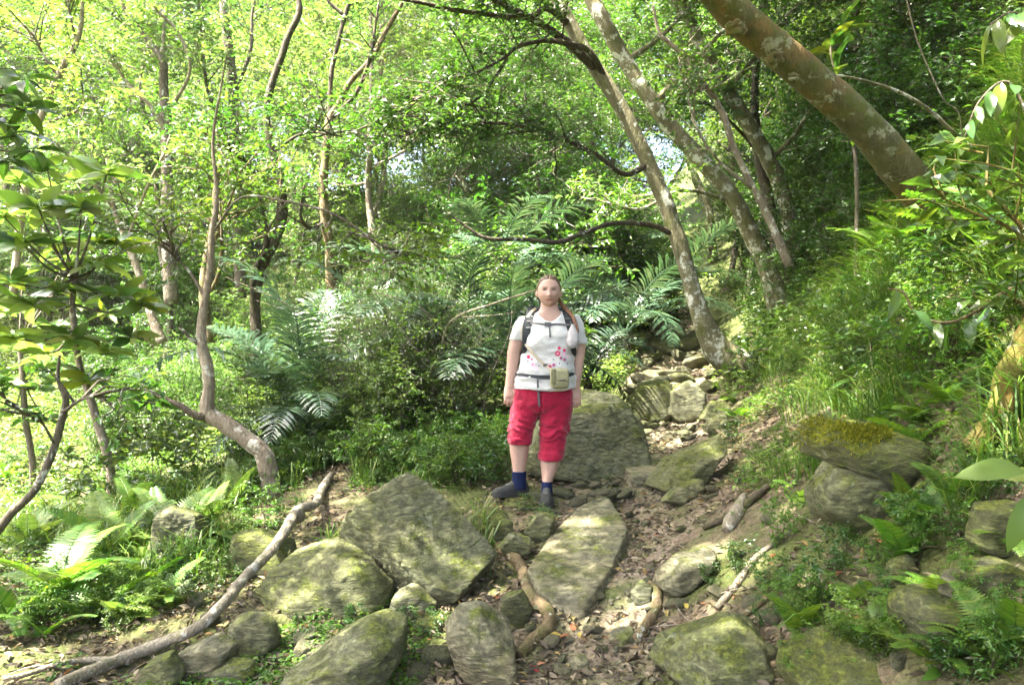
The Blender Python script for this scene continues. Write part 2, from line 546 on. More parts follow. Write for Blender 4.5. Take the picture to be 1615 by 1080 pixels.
B_GREY = bark_mat("bark_grey", (.075, .062, .042), (.17, .145, .10), lich=.5, scale=5)
B_PALE = bark_mat("bark_pale", (.18, .145, .10), (.34, .29, .21), lichen=(.5, .48, .40), lich=.6, scale=6)
B_LICHEN = bark_mat("bark_lichen", (.105, .098, .050), (.25, .225, .125), lichen=(.48, .49, .40), lich=1.2, moss=.35, scale=5.5)
B_ORANGE = bark_mat("bark_orange", (.070, .068, .026), (.17, .155, .068), lichen=(.27, .28, .18), lich=.6, moss=.55, scale=7, orange=(.185, .118, .034))
B_MOSSY = bark_mat("bark_mossy", (.06, .035, .014), (.16, .075, .02), lich=.1, moss=.9, scale=5, orange=(.20, .085, .015))
B_DARK = bark_mat("bark_dark", (.035, .028, .018), (.09, .072, .046), lich=.1, moss=.2, scale=7)
B_LOG = bark_mat("bark_log", (.21, .18, .125), (.37, .33, .24), lichen=(.46, .45, .38), lich=.7, moss=.08, scale=11)
B_ROOT = bark_mat("bark_root", (.12, .088, .045), (.24, .18, .095), lich=.1, moss=.3, scale=12)
R_GREEN = rock_mat("rock_mossy", (.080, .084, .050), (.25, .25, .165), .60)
R_SLAB = rock_mat("rock_slab", (.10, .104, .066), (.29, .29, .20), .45, 5.0, (.6, .35, .1))
R_PALE = rock_mat("rock_pale_green", (.17, .175, .115), (.31, .315, .215), .5, 9.0, (.5, .3, .2))
R_BARE = rock_mat("rock_bare", (.135, .124, .082), (.29, .265, .18), .24, 3.0)
R_GREY = rock_mat("rock_grey", (.085, .088, .064), (.24, .24, .175), .42, 7.0, (.9, .4, .2))
R_VERY = rock_mat("rock_heavy_moss", (.055, .056, .034), (.135, .135, .088), .8, 11.0, (.1, .05, .3))

def ground_mat(name, soil1, soil2, green):
    m, nt = mat_new(name); n = N(nt)
    tc = n("TexCoord").outputs["Object"]
    a = n.noise(tc, 3.0, 6, .6); b = n.noise(tc, 22, 5, .65)
    c = n.mix(n.mapr(a, .35, .65), soil1, soil2)
    vo = n("TexVoronoi"); n.put(vo.inputs["Vector"], tc); vo.inputs["Scale"].default_value = 34; vo.inputs["Randomness"].default_value = 1
    lf = n.ramp(n("SeparateColor", i_0=vo.outputs["Color"]).outputs[0], [(0, (.05, .038, .024)), (.4, (.115, .085, .055)), (.75, (.20, .155, .105)), (1, (.10, .085, .05))])
    c = n.mix(n.mapr(b, .42, .55, 0, .8), c, lf)
    g = n.mapr(n.noise(tc, 1.7, 6, .65), .5 - green * .3, .66 - green * .3)
    c = n.mix(n.math('MULTIPLY', g, .8), c, n.mix(b, (.03, .05, .008), (.085, .11, .022)))
    h = n.math('ADD', n.math('MULTIPLY', vo.outputs["Distance"], .8), b)
    p = n("BsdfPrincipled", Roughness=.9); n.put(p.inputs["Base Color"], c)
    p.inputs["Specular IOR Level"].default_value = .2
    n.put(p.inputs["Normal"], n.bump(h, .8, .03)); n.out(p)
    return m
GROUND = ground_mat("soil_litter", (.085, .062, .04), (.15, .115, .075), .35)
PATHM = ground_mat("soil_path", (.13, .10, .07), (.23, .19, .14), .05)
FARG = ground_mat("soil_far", (.05, .05, .02), (.09, .08, .04), .9)

# ------------------------------------------------------------------ the setting: ground, path, stream
def axis(lo, a, b, hi, fine, g):
    xs = list(np.arange(a, b + 1e-6, fine))
    s, x = fine, b
    while x < hi:
        s *= g; x += s; xs.append(x)
    s, x, L = fine, a, []
    while x > lo:
        s *= g; x -= s; L.append(x)
    return np.array(L[::-1] + xs)
gx = axis(-70, -3.4, 4.2, 70, .055, 1.09)
gy = axis(-14, 2.6, 8.5, 105, .055, 1.06)
GX, GY = np.meshgrid(gx, gy)
GZ = height(GX, GY)
GV = np.stack([GX, GY, GZ], -1).reshape(-1, 3)
ny, nx = GX.shape
ii, jj = np.meshgrid(np.arange(ny - 1), np.arange(nx - 1), indexing='ij')
a0 = ii * nx + jj
GQ = np.stack([a0, a0 + 1, a0 + nx + 1, a0 + nx], -1).reshape(-1, 4)
cc = GV[GQ].mean(1)
def path_mask(x, y):
    xr = np.interp(y, YR, XR)
    w = np.interp(y, [2, 3.5, 5, 6, 8, 12, 18, 20], [1.0, 1.0, .8, 1.0, 1.1, 1.2, 1.0, .5])
    e = .14 * fbm(np.stack([x, y, 0 * x], 1) * 1.6, 3, 5)
    return (x < xr + .12 + e) & (x > xr - w - e) & (y < 20)
pm = path_mask(cc[:, 0], cc[:, 1])
farm = (cc[:, 1] > 13)
def sub_mesh(name, mask, mat):
    q = GQ[mask]; idx, inv = np.unique(q, return_inverse=True)
    return mk_mesh(name, GV[idx], inv.reshape(-1, 4), mat, True)
kind(obj("ground", sub_mesh("ground", ~pm & ~farm, GROUND)), 'structure', "brown leaf strewn forest floor beside the stony path")
kind(obj("path", sub_mesh("path", pm, PATHM)), 'structure', "trodden stony dirt path climbing through the forest")
kind(obj("hillside", sub_mesh("hillside", farm & ~pm, FARG)), 'structure', "wooded hillside rising behind the stream valley")

m, nt = mat_new("stream_water"); n = N(nt)
tcn = n("TexCoord").outputs["Object"]
p = n("BsdfPrincipled", Roughness=.08); p.inputs["Base Color"].default_value = (.012, .014, .010, 1)
n.put(p.inputs["Normal"], n.bump(n.noise(tcn, 5, 4, .6, .4), .35, .03)); n.out(p)
wx, wy = np.meshgrid(np.linspace(-16, -4.4, 30), np.linspace(7.5, 14, 20))
wz = np.full(wx.shape, hz(-6, 10.6) + .16)
wv = np.stack([wx, wy, wz], -1).reshape(-1, 3)
wi, wj = np.meshgrid(np.arange(19), np.arange(29), indexing='ij'); wa = wi * 30 + wj
kind(obj("stream_water", mk_mesh("stream_water", wv, np.stack([wa, wa + 1, wa + 31, wa + 30], -1).reshape(-1, 4), m)), 'structure', "dark still stream water in the hollow")

# ------------------------------------------------------------------ rocks
_ICO = {}
def ico(n):
    if n not in _ICO:
        b = bmesh.new(); bmesh.ops.create_icosphere(b, subdivisions=n, radius=1.0)
        b.verts.ensure_lookup_table()
        V = np.array([v.co[:] for v in b.verts]); T = np.array([[v.index for v in f.verts] for f in b.faces]); b.free()
        _ICO[n] = (norm(V), T)
    return _ICO[n]

def rock_shape(planes, sub, seed, p=18, amp=.05, strata=(.2, .2, 1), sfreq=14, samp=.02, chips=26):
    D, T = ico(sub)
    rg = np.random.default_rng(seed + 900)
    Nn = norm(np.array([q[:3] for q in planes])); d = np.array([q[3] for q in planes])
    k = np.maximum(D @ Nn.T, 0) / d
    V = D * ((k ** p).sum(1) ** (-1 / p))[:, None]
    if chips:                                   # knock flat chips off the corners
        Cn = norm(rg.normal(0, 1, (chips, 3)) * [1, 1, .8] + [0, -.3, .2])
        sup = (V @ Cn.T).max(0)
        Cd = sup * rg.uniform(.82, .985, chips)
        k = np.concatenate([k, np.maximum(D @ Cn.T, 0) / Cd], 1)
        p2 = max(p, 60) if chips > 10 else max(p, 24)
        V = D * ((k ** p2).sum(1) ** (-1 / p2))[:, None]
    s = np.median(np.linalg.norm(V, axis=1))
    off = np.array([seed * 3.7, seed * 1.3, seed * .7])
    V = V + D * (amp * s * fbm(V / s * 1.5 + off, 4, seed))[:, None]
    sn = norm(np.array(strata, float))
    w = (V @ sn) / s * sfreq * .25 + .5 * fbm(V / s * 1.3 + off, 3, seed + 5)
    fl = np.floor(w); f = np.clip((w - fl - .35) / .22, 0, 1); f = f * f * (3 - 2 * f)
    h = lambda a: (np.sin(a * 127.1 + seed * 3.3) * 43758.5453) % 1.0
    lay = h(fl) * (1 - f) + h(fl + 1) * f
    patch = np.clip(.5 + 1.3 * vnoise(V / s * 1.7 + off, seed + 9), 0, 1)
    V = V + D * (samp * 1.5 * s * (lay - .5) * patch)[:, None]
    rdg = 1 - np.abs(fbm(V / s * 3.1 + off, 3, seed + 12))
    V = V - D * (.022 * s * np.clip(rdg - .72, 0, 1) * 3)[:, None]
    V = V + D * (.016 * s * fbm(V / s * 6 + off, 4, seed + 2, .6))[:, None]
    return V, T

def rock_at(name, label, poly, mat, d=None, thick=None, facets=(), sub=5, seed=1, amp=.045, strata=(.2, .2, 1), samp=.02, sink=.0, p=18, group=None, sfreq=14, dd=0.0, chips=26):
    """boulder with the given outline (points of the photo); its distance comes from where its foot meets the ground"""
    poly = np.array(poly, float)
    w_px = np.ptp(poly[:, 0]); cu = (poly[:, 0].min() + poly[:, 0].max()) / 2; vb = poly[:, 1].max() + sink * np.ptp(poly[:, 1])
    p = max(p, 34) if chips > 10 else p
    if d is None:
        d = dg(cu, min(vb, 1190))
        t = thick or .62 * w_px / FPX * d
        d = d + t * .38 + dd
    else:
        t = thick or .62 * w_px / FPX * d
    W = np.array([P(u, v, d) for u, v in poly])
    c = W.mean(0); c[2] -= 0
    X = (W - c)[:, [0, 2]]
    ar = np.sum(X[:, 0] * np.roll(X[:, 1], -1) - X[:, 1] * np.roll(X[:, 0], -1))
    if ar < 0: X = X[::-1]
    rng = np.random.default_rng(seed)
    pl = []
    for i in range(len(X)):
        a, b = X[i], X[(i + 1) % len(X)]
        e = b - a; nn = np.array([e[1], -e[0]]); nn = nn / np.linalg.norm(nn)
        dist = max(nn @ a, .04)
        pl.append((nn[0], rng.uniform(-.18, .12), nn[1], dist * 1.0))
    pl.append((rng.uniform(-.2, .2), -1, rng.uniform(.0, .3), t / 2)); pl.append((rng.uniform(-.2, .2), 1, .1, t / 2))
    hgt = np.ptp(X[:, 1]); 
    for f in facets: pl.append((f[0], f[1], f[2], f[3] * t))
    V, T = rock_shape(pl, sub, seed, p, amp, strata, sfreq, samp, chips)
    o = obj(name, mk_mesh(name, V, T, mat, True), None, c)
    tag(o, label, "rock", group)
    return o

def slab_at(name, label, poly, mat, lift=.05, seed=1, sub=5, amp=.03, thick=.3, p=22, samp=.008, group=None):
    """flat rock lying in the ground: outline points of the photo dropped on the ground"""
    W = np.array([P(u, v, dg(u, v)) for u, v in poly])
    c = W.mean(0)
    A = np.c_[W[:, :2] - c[:2], np.ones(len(W))]
    gxy = np.linalg.lstsq(A, W[:, 2] - c[2], rcond=None)[0]
    up = norm(np.array([-gxy[0], -gxy[1], 1.0]))
    c = c + up * (lift - thick / 2)
    X = W[:, :2] - c[:2]
    if np.sum(X[:, 0] * np.roll(X[:, 1], -1) - X[:, 1] * np.roll(X[:, 0], -1)) < 0: X = X[::-1]
    pl = [(up[0], up[1], up[2], thick / 2), (-up[0], -up[1], -up[2], thick / 2)]
    for i in range(len(X)):
        a, b = X[i], X[(i + 1) % len(X)]
        e = b - a; nn = np.array([e[1], -e[0]]) / np.linalg.norm(e)
        pl.append((nn[0], nn[1], .25, max(nn @ a, .04)))
    V, T = rock_shape(pl, sub, seed, 40, amp, (.1, .1, 1), 6, samp, 5)
    o = obj(name, mk_mesh(name, V, T, mat, True), None, c)
    return tag(o, label, "rock", group)

def rock_box(name, label, c, a, nrm, half, mat, seed, sub=7, chips=12):
    """tilted block: long axis a, top face normal nrm"""
    a = norm(np.array(a, float)); nn = np.array(nrm, float); nn = norm(nn - a * (nn @ a)); b = np.cross(nn, a)
    tl = [(a, half[0], .12, .0), (-a, half[0], -.1, .08), (b, half[1], .05, .1), (-b, half[1], .0, -.12), (nn, half[2], .03, .02), (-nn, half[2], .0, .0)]
    pl = [(*(norm(ax + b * p1 * (abs(ax @ b) < .5) + nn * p2 * (abs(ax @ nn) < .5))), h) for ax, h, p1, p2 in tl]
    V, T = rock_shape(pl, sub, seed, 70, .012, nn, 34, .045, chips)
    return tag(obj(name, mk_mesh(name, V, T, mat, True), None, c), label, "rock")
rock_box("boulder", "large tilted mossy slab boulder propped on smaller rocks beside the path", P(660, 860, 4.56), (.72, -.30, -.62), (.36, -.50, .80), (.38, .27, .17), R_SLAB, 3)
rock_at("boulder", "rounded boulder with pale and mossy bands under the tilted slab", [(398, 938), (440, 888), (528, 864), (590, 880), (630, 925), (612, 955), (470, 972)], R_GREEN, sub=6, seed=7, facets=[(-.2, -.6, .75, .36)], amp=.05, dd=.05)
rock_at("boulder", "broad moss covered boulder with a flat top and steep angular side", [(440, 1068), (508, 1022), (575, 988), (636, 992), (634, 1035), (592, 1092), (470, 1110)], R_GREEN, sub=6, seed=11, facets=[(-.1, -.35, .93, .30), (.75, -.6, 0, .52)], amp=.04, thick=.55)
rock_at("boulder", "squat yellowish angular rock beside the bare root", [(699, 990), (718, 966), (758, 963), (806, 1000), (813, 1050), (772, 1078), (722, 1052)], R_BARE, sub=6, seed=13, facets=[(-.15, -.55, .82, .42), (-.5, -.8, -.1, .5)], amp=.04, strata=(.6, 0, .8), thick=.33)
rock_at("rock", "small rounded grey rock beside the fallen branch", [(361, 984), (398, 965), (438, 985), (444, 1018), (400, 1034), (366, 1015)], R_GREY, sub=5, seed=17, amp=.04)
rock_at("rock", "dark mossy wedge shaped rock between the tilted slab and the walker", [(714, 838), (768, 800), (808, 812), (808, 848), (742, 864)], R_VERY, sub=5, seed=19, facets=[(-.1, -.5, .85, .34)])
rock_at("rock", "mossy rock under the walker's outstretched shoe", [(776, 806), (800, 783), (838, 788), (852, 812), (826, 836), (786, 832)], R_VERY, d=5.82, thick=.36, sub=5, seed=23, facets=[(0, -.3, .95, .32)])
rock_at("rock", "square mossy rock beside the upper end of the bare root", [(786, 862), (808, 838), (838, 850), (836, 872), (798, 880)], R_GREEN, sub=5, seed=29)
rock_at("rock", "flat mossy rock below the walker's planted shoe", [(826, 840), (850, 806), (876, 815), (872, 848), (840, 856)], R_GREEN, sub=5, seed=31)
slab_at("rock", "wide flat grey slab set into the dirt of the path", [(828, 918), (856, 862), (900, 812), (945, 794), (976, 800), (994, 838), (1010, 862), (972, 905), (950, 962), (908, 980), (850, 958)], R_BARE, .075, 37, 7, amp=.02, thick=.34)
rock_at("boulder", "big rounded green boulder standing behind the walker's legs", [(826, 742), (838, 672), (872, 630), (918, 612), (962, 618), (1004, 655), (1022, 702), (1004, 738), (930, 752)], R_PALE, sub=7, seed=41, facets=[(-.25, -.55, .75, .40), (.5, -.55, .6, .46)], amp=.04, thick=1.1, strata=(.5, -.2, .8), samp=.012, p=14, chips=8)
rock_at("boulder", "sloping green slab leaning beside the path above the bend", [(1026, 768), (1060, 724), (1128, 694), (1148, 702), (1118, 745), (1062, 778)], R_GREEN, sub=6, seed=43, facets=[(-.3, -.55, .78, .28)], thick=.6)
slab_at("rock", "smooth grey stone slab in front of the big green boulder", [(976, 752), (1004, 730), (1046, 726), (1052, 742), (1032, 772), (996, 774)], R_BARE, .10, 47, 5)
rock_at("rock", "low mossy stone in front of the sloping green slab", [(1040, 792), (1066, 766), (1108, 756), (1112, 774), (1072, 796)], R_GREEN, sub=5, seed=53)
rock_at("boulder", "long layered rock with a bright moss cap lying on another rock", [(1296, 694), (1312, 674), (1398, 678), (1462, 698), (1446, 740), (1372, 752), (1312, 732)], R_VERY, d=dg(1340, 838) + .16, thick=.5, sub=6, seed=59, facets=[(0, -.35, .93, .2)], strata=(.1, .1, 1), samp=.05, amp=.035, sfreq=34, p=24)
cap = [o for o in bpy.data.objects if o.name.startswith("boulder")][-1]
cm = cap.data; cV = np.array([v.co[:] for v in cm.vertices]); cN = np.array([v.normal[:] for v in cm.vertices])
wgt = np.clip((cN[:, 2] + .15) * 1.4, 0, 1) * np.clip((-.02 - cV[:, 0] + .16 * fbm(cV * 7, 3, 3)) / .1, 0, 1)
rgm = np.random.default_rng(4); pk = rgm.choice(len(cV), 5200, p=wgt / wgt.sum())
mP = cV[pk] + rgm.normal(0, .006, (5200, 3)); mD = norm(cN[pk] * .6 + rgm.normal(0, .5, (5200, 3)) + [0, 0, -.15])
mV, mQ = stamp(leaf_flat(.22), mP, frames(mD, np.array([0, -.3, 1.0]), rgm, .5), rgm.uniform(.012, .032, 5200))
MOSSM = leaf_mat("moss_cushion", [(0, (.05, .065, .006)), (.6, (.12, .13, .012)), (1, (.20, .19, .02))], .3, .8, .1)
mo = obj("moss", mk_mesh("moss", mV, mQ, MOSSM, False, rnd=np.repeat(rgm.random(5200), 4)), cap); mo['kind'] = 'stuff'
rock_at("boulder", "lichen spotted rock carrying the moss capped layered rock", [(1283, 770), (1306, 732), (1388, 742), (1402, 778), (1376, 818), (1326, 836), (1292, 808)], R_GREEN, d=dg(1340, 838) + .15, thick=.5, sub=6, seed=61, strata=(.2, .1, 1), samp=.03)
rock_at("boulder", "flat sided grey rock on the bank with a pale stone on top", [(1424, 962), (1444, 938), (1542, 944), (1566, 985), (1510, 1034), (1432, 1012)], R_VERY, sub=6, seed=67, thick=.35, samp=.03)
rock_at("stone", "small pale pointed stone perched on the flat sided bank rock", [(1488, 938), (1498, 902), (1516, 900), (1538, 948), (1510, 950)], R_BARE, d=dg(1495, 1030) + .12, thick=.09, sub=4, seed=71)
rock_at("boulder", "mossy boulder half buried at the foot of the bank", [(1052, 1060), (1102, 1004), (1160, 980), (1204, 1010), (1210, 1080), (1120, 1120)], R_GREEN, sub=6, seed=73, facets=[(-.2, -.5, .85, .32)], thick=.5)
rock_at("boulder", "low dark mossy boulder among seedlings on the bank", [(1262, 1078), (1318, 1026), (1400, 1030), (1440, 1070), (1400, 1120), (1290, 1120)], R_VERY, sub=6, seed=79, thick=.5)
rock_at("rock", "sunlit whitish rock at the foot of the bank", [(1034, 920), (1072, 884), (1128, 866), (1132, 884), (1096, 918), (1052, 938)], R_BARE, sub=5, seed=83, thick=.26)
rock_at("rock", "thin upright stone beside the short bent root", [(996, 935), (1010, 912), (1030, 925), (1022, 952), (1000, 952)], R_GREY, sub=4, seed=84)
rock_at("boulder", "dark cracked boulder at the bend of the path behind the walker", [(984, 640), (1008, 608), (1056, 602), (1066, 632), (1050, 662), (1000, 664)], R_VERY, sub=5, seed=89)
rock_at("boulder", "upright grey boulder blocking the bend of the path", [(1050, 656), (1058, 612), (1088, 598), (1108, 620), (1112, 656), (1076, 668)], R_GREY, sub=5, seed=97)
rock_at("rock", "round dark rock at the roots of the leaning lichen tree", [(1104, 660), (1118, 632), (1150, 634), (1152, 664), (1124, 672)], R_GREEN, sub=5, seed=101)
rock_at("rock", "small dark rock in front of the upright boulder", [(1110, 680), (1120, 658), (1146, 656), (1146, 678), (1126, 686)], R_GREEN, sub=4, seed=102)
slab_at("rock", "sunlit pale flat rock in the upper path", [(984, 610), (1002, 597), (1040, 596), (1044, 604), (1026, 613)], R_BARE, .10, 103, 5)
rock_at("boulder", "mossy boulder half hidden by ferns beside the stream side", [(232, 870), (252, 806), (282, 792), (312, 812), (322, 860), (300, 892), (250, 892)], R_GREEN, sub=6, seed=107)
rock_at("rock", "dark green flat topped rock behind the fallen branch", [(358, 895), (370, 842), (412, 836), (462, 856), (470, 886), (420, 908)], R_VERY, sub=5, seed=109)
rock_at("rock", "sunlit yellowish rock under the fallen branch", [(268, 1062), (288, 1026), (330, 1008), (368, 1022), (352, 1058), (300, 1074)], R_BARE, sub=5, seed=113)
rock_at("rock", "round brownish stone below the fallen branch", [(330, 1062), (352, 1046), (398, 1046), (410, 1066), (372, 1082)], R_GREY, sub=5, seed=127)
rock_at("rock", "mossy rock with a green flank under the fallen branch end", [(216, 1078), (232, 1046), (268, 1030), (290, 1060), (280, 1092)], R_GREEN, sub=5, seed=128)
rock_at("rock", "small sunlit rock among leaves behind the fallen branch", [(252, 945), (262, 924), (294, 918), (304, 938), (280, 950)], R_BARE, sub=4, seed=131)
rock_at("rock", "mossy rock beside the walker at the edge of the grass", [(748, 742), (758, 716), (784, 710), (804, 722), (804, 742)], R_GREEN, sub=5, seed=137)
rock_at("rock", "grey rounded rock wedged under the tilted slab", [(612, 972), (624, 935), (660, 925), (690, 948), (682, 982), (644, 992)], R_GREY, sub=5, seed=139, dd=.12)
rock_at("rock", "small oval stone wedged under the tilted slab", [(564, 965), (580, 948), (606, 946), (614, 962), (590, 974)], R_GREY, sub=4, seed=140, dd=.1)
rock_at("rock", "dark rock behind the squat yellowish rock", [(640, 1002), (660, 972), (700, 975), (706, 1012), (672, 1024)], R_VERY, sub=5, seed=141, dd=.14)
rock_at("rock", "flat mossy stone between the squat rock and the root", [(786, 985), (792, 938), (822, 932), (840, 960), (830, 990)], R_VERY, sub=5, seed=142)
rock_at("boulder", "dark mossy boulder low on the bank below the vine trunk", [(1532, 868), (1542, 800), (1600, 788), (1640, 820), (1640, 880)], R_VERY, sub=5, seed=149)
rock_at("rock", "dark mossy rock behind the pale pointed stone", [(1504, 940), (1512, 892), (1580, 884), (1630, 905), (1620, 950)], R_VERY, sub=5, seed=151)
rock_at("rock", "half buried dark rock between ferns on the bank", [(1396, 928), (1404, 884), (1440, 872), (1446, 920)], R_VERY, sub=5, seed=157)
slab_at("rock", "mossy boulder bed stone beside the upper path", [(940, 560), (960, 545), (985, 548), (990, 562), (962, 570)], R_GREEN, .15, 163, 5)
slab_at("rock", "flat grey flagstone in the lower path", [(952, 1010), (968, 994), (1002, 992), (1008, 1014), (980, 1026)], R_BARE, .035, 167, 5, thick=.16)
slab_at("rock", "flat pale flagstone beside the red fallen leaf", [(886, 1058), (902, 1038), (930, 1034), (936, 1056), (908, 1066)], R_BARE, .03, 168, 5, thick=.16)

# loose stones along the path, each its own thing
rng = np.random.default_rng(5)
STONES = []
for k in range(7):
    pl = [(*rng.normal(0, 1, 3), rng.uniform(.55, 1.0)) for _ in range(13)] + [(0, 0, 1, .55), (0, 0, -1, .6)]
    V, T = rock_shape(pl, 4, 200 + k, 12, .06, samp=.02)
    STONES.append(V * np.array([1, .8, .62])[None])
st_me = [[mk_mesh("stone", V, ico(4)[1], mt) for mt in (R_BARE, R_GREY, R_GREEN)] for V in STONES]
spots = []
def add_stones(n, ufn, vfn, s0, s1, where=""):
    for _ in range(n):
        u, v = ufn(), vfn()
        d = dg(u, v); q = P(u, v, d)
        sz = rng.uniform(s0, s1); spots.append((q[0], d, sz, ("larger " if sz > (s0 + s1) / 2 else "smaller "), where))
add_stones(34, lambda: rng.normal(930, 30), lambda: rng.uniform(760, 800), .03, .085, 'beside the walker\'s shoes')
add_stones(26, lambda: rng.normal(1065, 45), lambda: rng.uniform(665, 700), .05, .12, 'in the path below the upright boulder')
add_stones(34, lambda: rng.normal(1020, 50), lambda: rng.uniform(560, 625), .09, .28, 'in the rocky upper path')
add_stones(18, lambda: rng.normal(1020, 40), lambda: rng.uniform(535, 560), .15, .4, 'where the upper path leaves the view')
add_stones(60, lambda: rng.uniform(830, 1080), lambda: rng.uniform(790, 1075), .02, .055, 'on the trodden lower path')
add_stones(26, lambda: rng.uniform(200, 700), lambda: rng.uniform(930, 1075), .025, .08, 'between the boulders and the fallen branch')
add_stones(20, lambda: rng.uniform(1100, 1560), lambda: rng.uniform(720, 1060), .03, .08, 'in the litter of the bank')
add_stones(16, lambda: rng.uniform(700, 900), lambda: rng.uniform(820, 980), .03, .07, 'around the tilted slab and the bare root')
for k, (x, y, s, big, where) in enumerate(spots):
    t = rng.integers(7); mi = rng.integers(3) if y > 4.6 else (0 if rng.random() < .5 else 1)
    o = obj("stone", st_me[t][mi], None, (x, y, hz(x, y) + s * .22), (rng.uniform(-.4, .4), rng.uniform(-.4, .4), rng.uniform(0, 6.28)), s)
    tag(o, big + ("bare tan", "grey", "mossy")[mi] + " stone lying " + where, "stone", "loose stones " + where)
# pebbles too small to tell apart
n_p = 2200
pu = rng.uniform(2.6, 9, n_p); px = np.interp(pu, YR, XR) - .5 + rng.normal(0, .38, n_p)
D3, T3 = ico(1)
ps = rng.uniform(.006, .02, n_p)
pv = (D3[None] * rng.uniform(.5, 1.2, (n_p, 1, 3)) + rng.normal(0, .08, (n_p, len(D3), 3))) * ps[:, None, None] + np.stack([px, pu, height(px, pu) + ps * .2], 1)[:, None]
pt = (T3[None] + (np.arange(n_p) * len(D3))[:, None, None]).reshape(-1, 3)
kind(obj("pebbles", mk_mesh("pebbles", pv.reshape(-1, 3), pt, R_BARE)), 'stuff', "small pale pebbles scattered over the path")

# ------------------------------------------------------------------ fallen branch and roots
def ground_line(pts, lift, on=None):
    """points of the photo (u, v, half width px) laid on the ground; lift in metres"""
    W, Rr = [], []
    for q in pts:
        u, v, r = q[:3]
        d = q[3] if len(q) > 3 else dg(u, v)
        w = P(u, v, d); w[2] += lift
        W.append(w); Rr.append(r / FPX * d)
    return np.array(W), np.array(Rr)
W, Rr = ground_line([(522, 758, 5), (508, 780, 6.5), (497, 806, 7, dg(497, 830)), (470, 816, 8, dg(470, 852)), (452, 845, 8, dg(448, 895)), (425, 885, 8, dg(420, 922)), (385, 926, 8.5, dg(385, 950)), (350, 970, 9, dg(350, 992)), (310, 1006, 9, dg(310, 1026)), (255, 1030, 9.5), (180, 1060, 10), (90, 1100, 11)], .05)
pt = catmull(W, 6); rr = np.interp(np.linspace(0, 1, len(pt)), np.linspace(0, 1, len(Rr)), Rr)
V, Q, T = tube(pt, rr, 14, True, .16, 5)
LOGXY = pt[:, :2].copy()
def near_log(x, y, r=.17):
    x = np.atleast_1d(x); y = np.atleast_1d(y)
    return (np.min((x[:, None] - LOGXY[None, :, 0]) ** 2 + ((y[:, None] - LOGXY[None, :, 1]) * .55) ** 2, 1) < r * r)
log = empty("fallen_branch", (W[6][0], W[6][1], W[6][2]))
tag(log, "long crooked fallen branch with pale lichen lying across the forest floor", "branch")
def part_world(name, V, ch, mat, root):
    loc = np.array(root.location)
    return obj(name, mk_mesh(name, np.asarray(V) - loc, ch, mat), root)
part_world("stem", V, [Q, T], B_LOG, log)
W, Rr = ground_line([(205, 1052, 6), (150, 1050, 5), (95, 1056, 4.5), (40, 1074, 4), (5, 1080, 4)], .03)
pt = catmull(W, 4); V, Q, T = tube(pt, np.interp(np.linspace(0, 1, len(pt)), np.linspace(0, 1, len(Rr)), Rr), 8, True, .1, 3)
part_world("side_branch", V, [Q, T], B_LOG, log)
dl = dg(470, 852); W = np.array([P(470, 812, dl), P(464, 816, dl - .06), P(460, 818, dl - .09)]); V, Q, T = tube(W, [.05, .045, .04], 10, True, .1)
part_world("broken_stub", V, [Q, T], B_PALE, log)

def root(label, pts, seed, mat=B_ROOT, lift=.02):
    W, Rr = ground_line(pts, lift)
    pt = catmull(W, 7); rr = np.interp(np.linspace(0, 1, len(pt)), np.linspace(0, 1, len(Rr)), Rr)
    V, Q, T = tube(pt, rr, 12, True, .22, seed)
    c = W.mean(0)
    o = obj("tree_root", mk_mesh("tree_root", V - c, [Q, T], mat), None, c)
    tag(o, label, "root")
root("thick bare root snaking down beside the flat path slab", [(782, 858, 7), (792, 874, 9), (816, 890, 10), (828, 918, 10), (836, 945, 10), (862, 968, 11), (864, 995, 11), (838, 1018, 11), (818, 1042, 10)], 3)
root("short bent root standing out of the path by the upright stone", [(1026, 925, 5), (1036, 940, 8), (1034, 965, 9), (1020, 992, 9), (1004, 1014, 8)], 4)
root("weathered wooden root stub at the edge of the bank", [(1174, 786, 5), (1166, 806, 10), (1152, 832, 12), (1146, 842, 8)], 5, B_LOG)
root("thin dark root running down the bank", [(1225, 760, 4), (1190, 790, 6), (1150, 820, 5), (1110, 838, 4)], 6, B_DARK)
root("pale thin root sloping down the sunlit bank", [(1222, 862, 3), (1190, 888, 5), (1160, 930, 6), (1130, 965, 5)], 8, B_LOG)
root("thin root lying over the mossy buried boulder", [(1262, 930, 3), (1212, 950, 5), (1170, 980, 6), (1150, 1000, 4)], 9, B_ROOT)

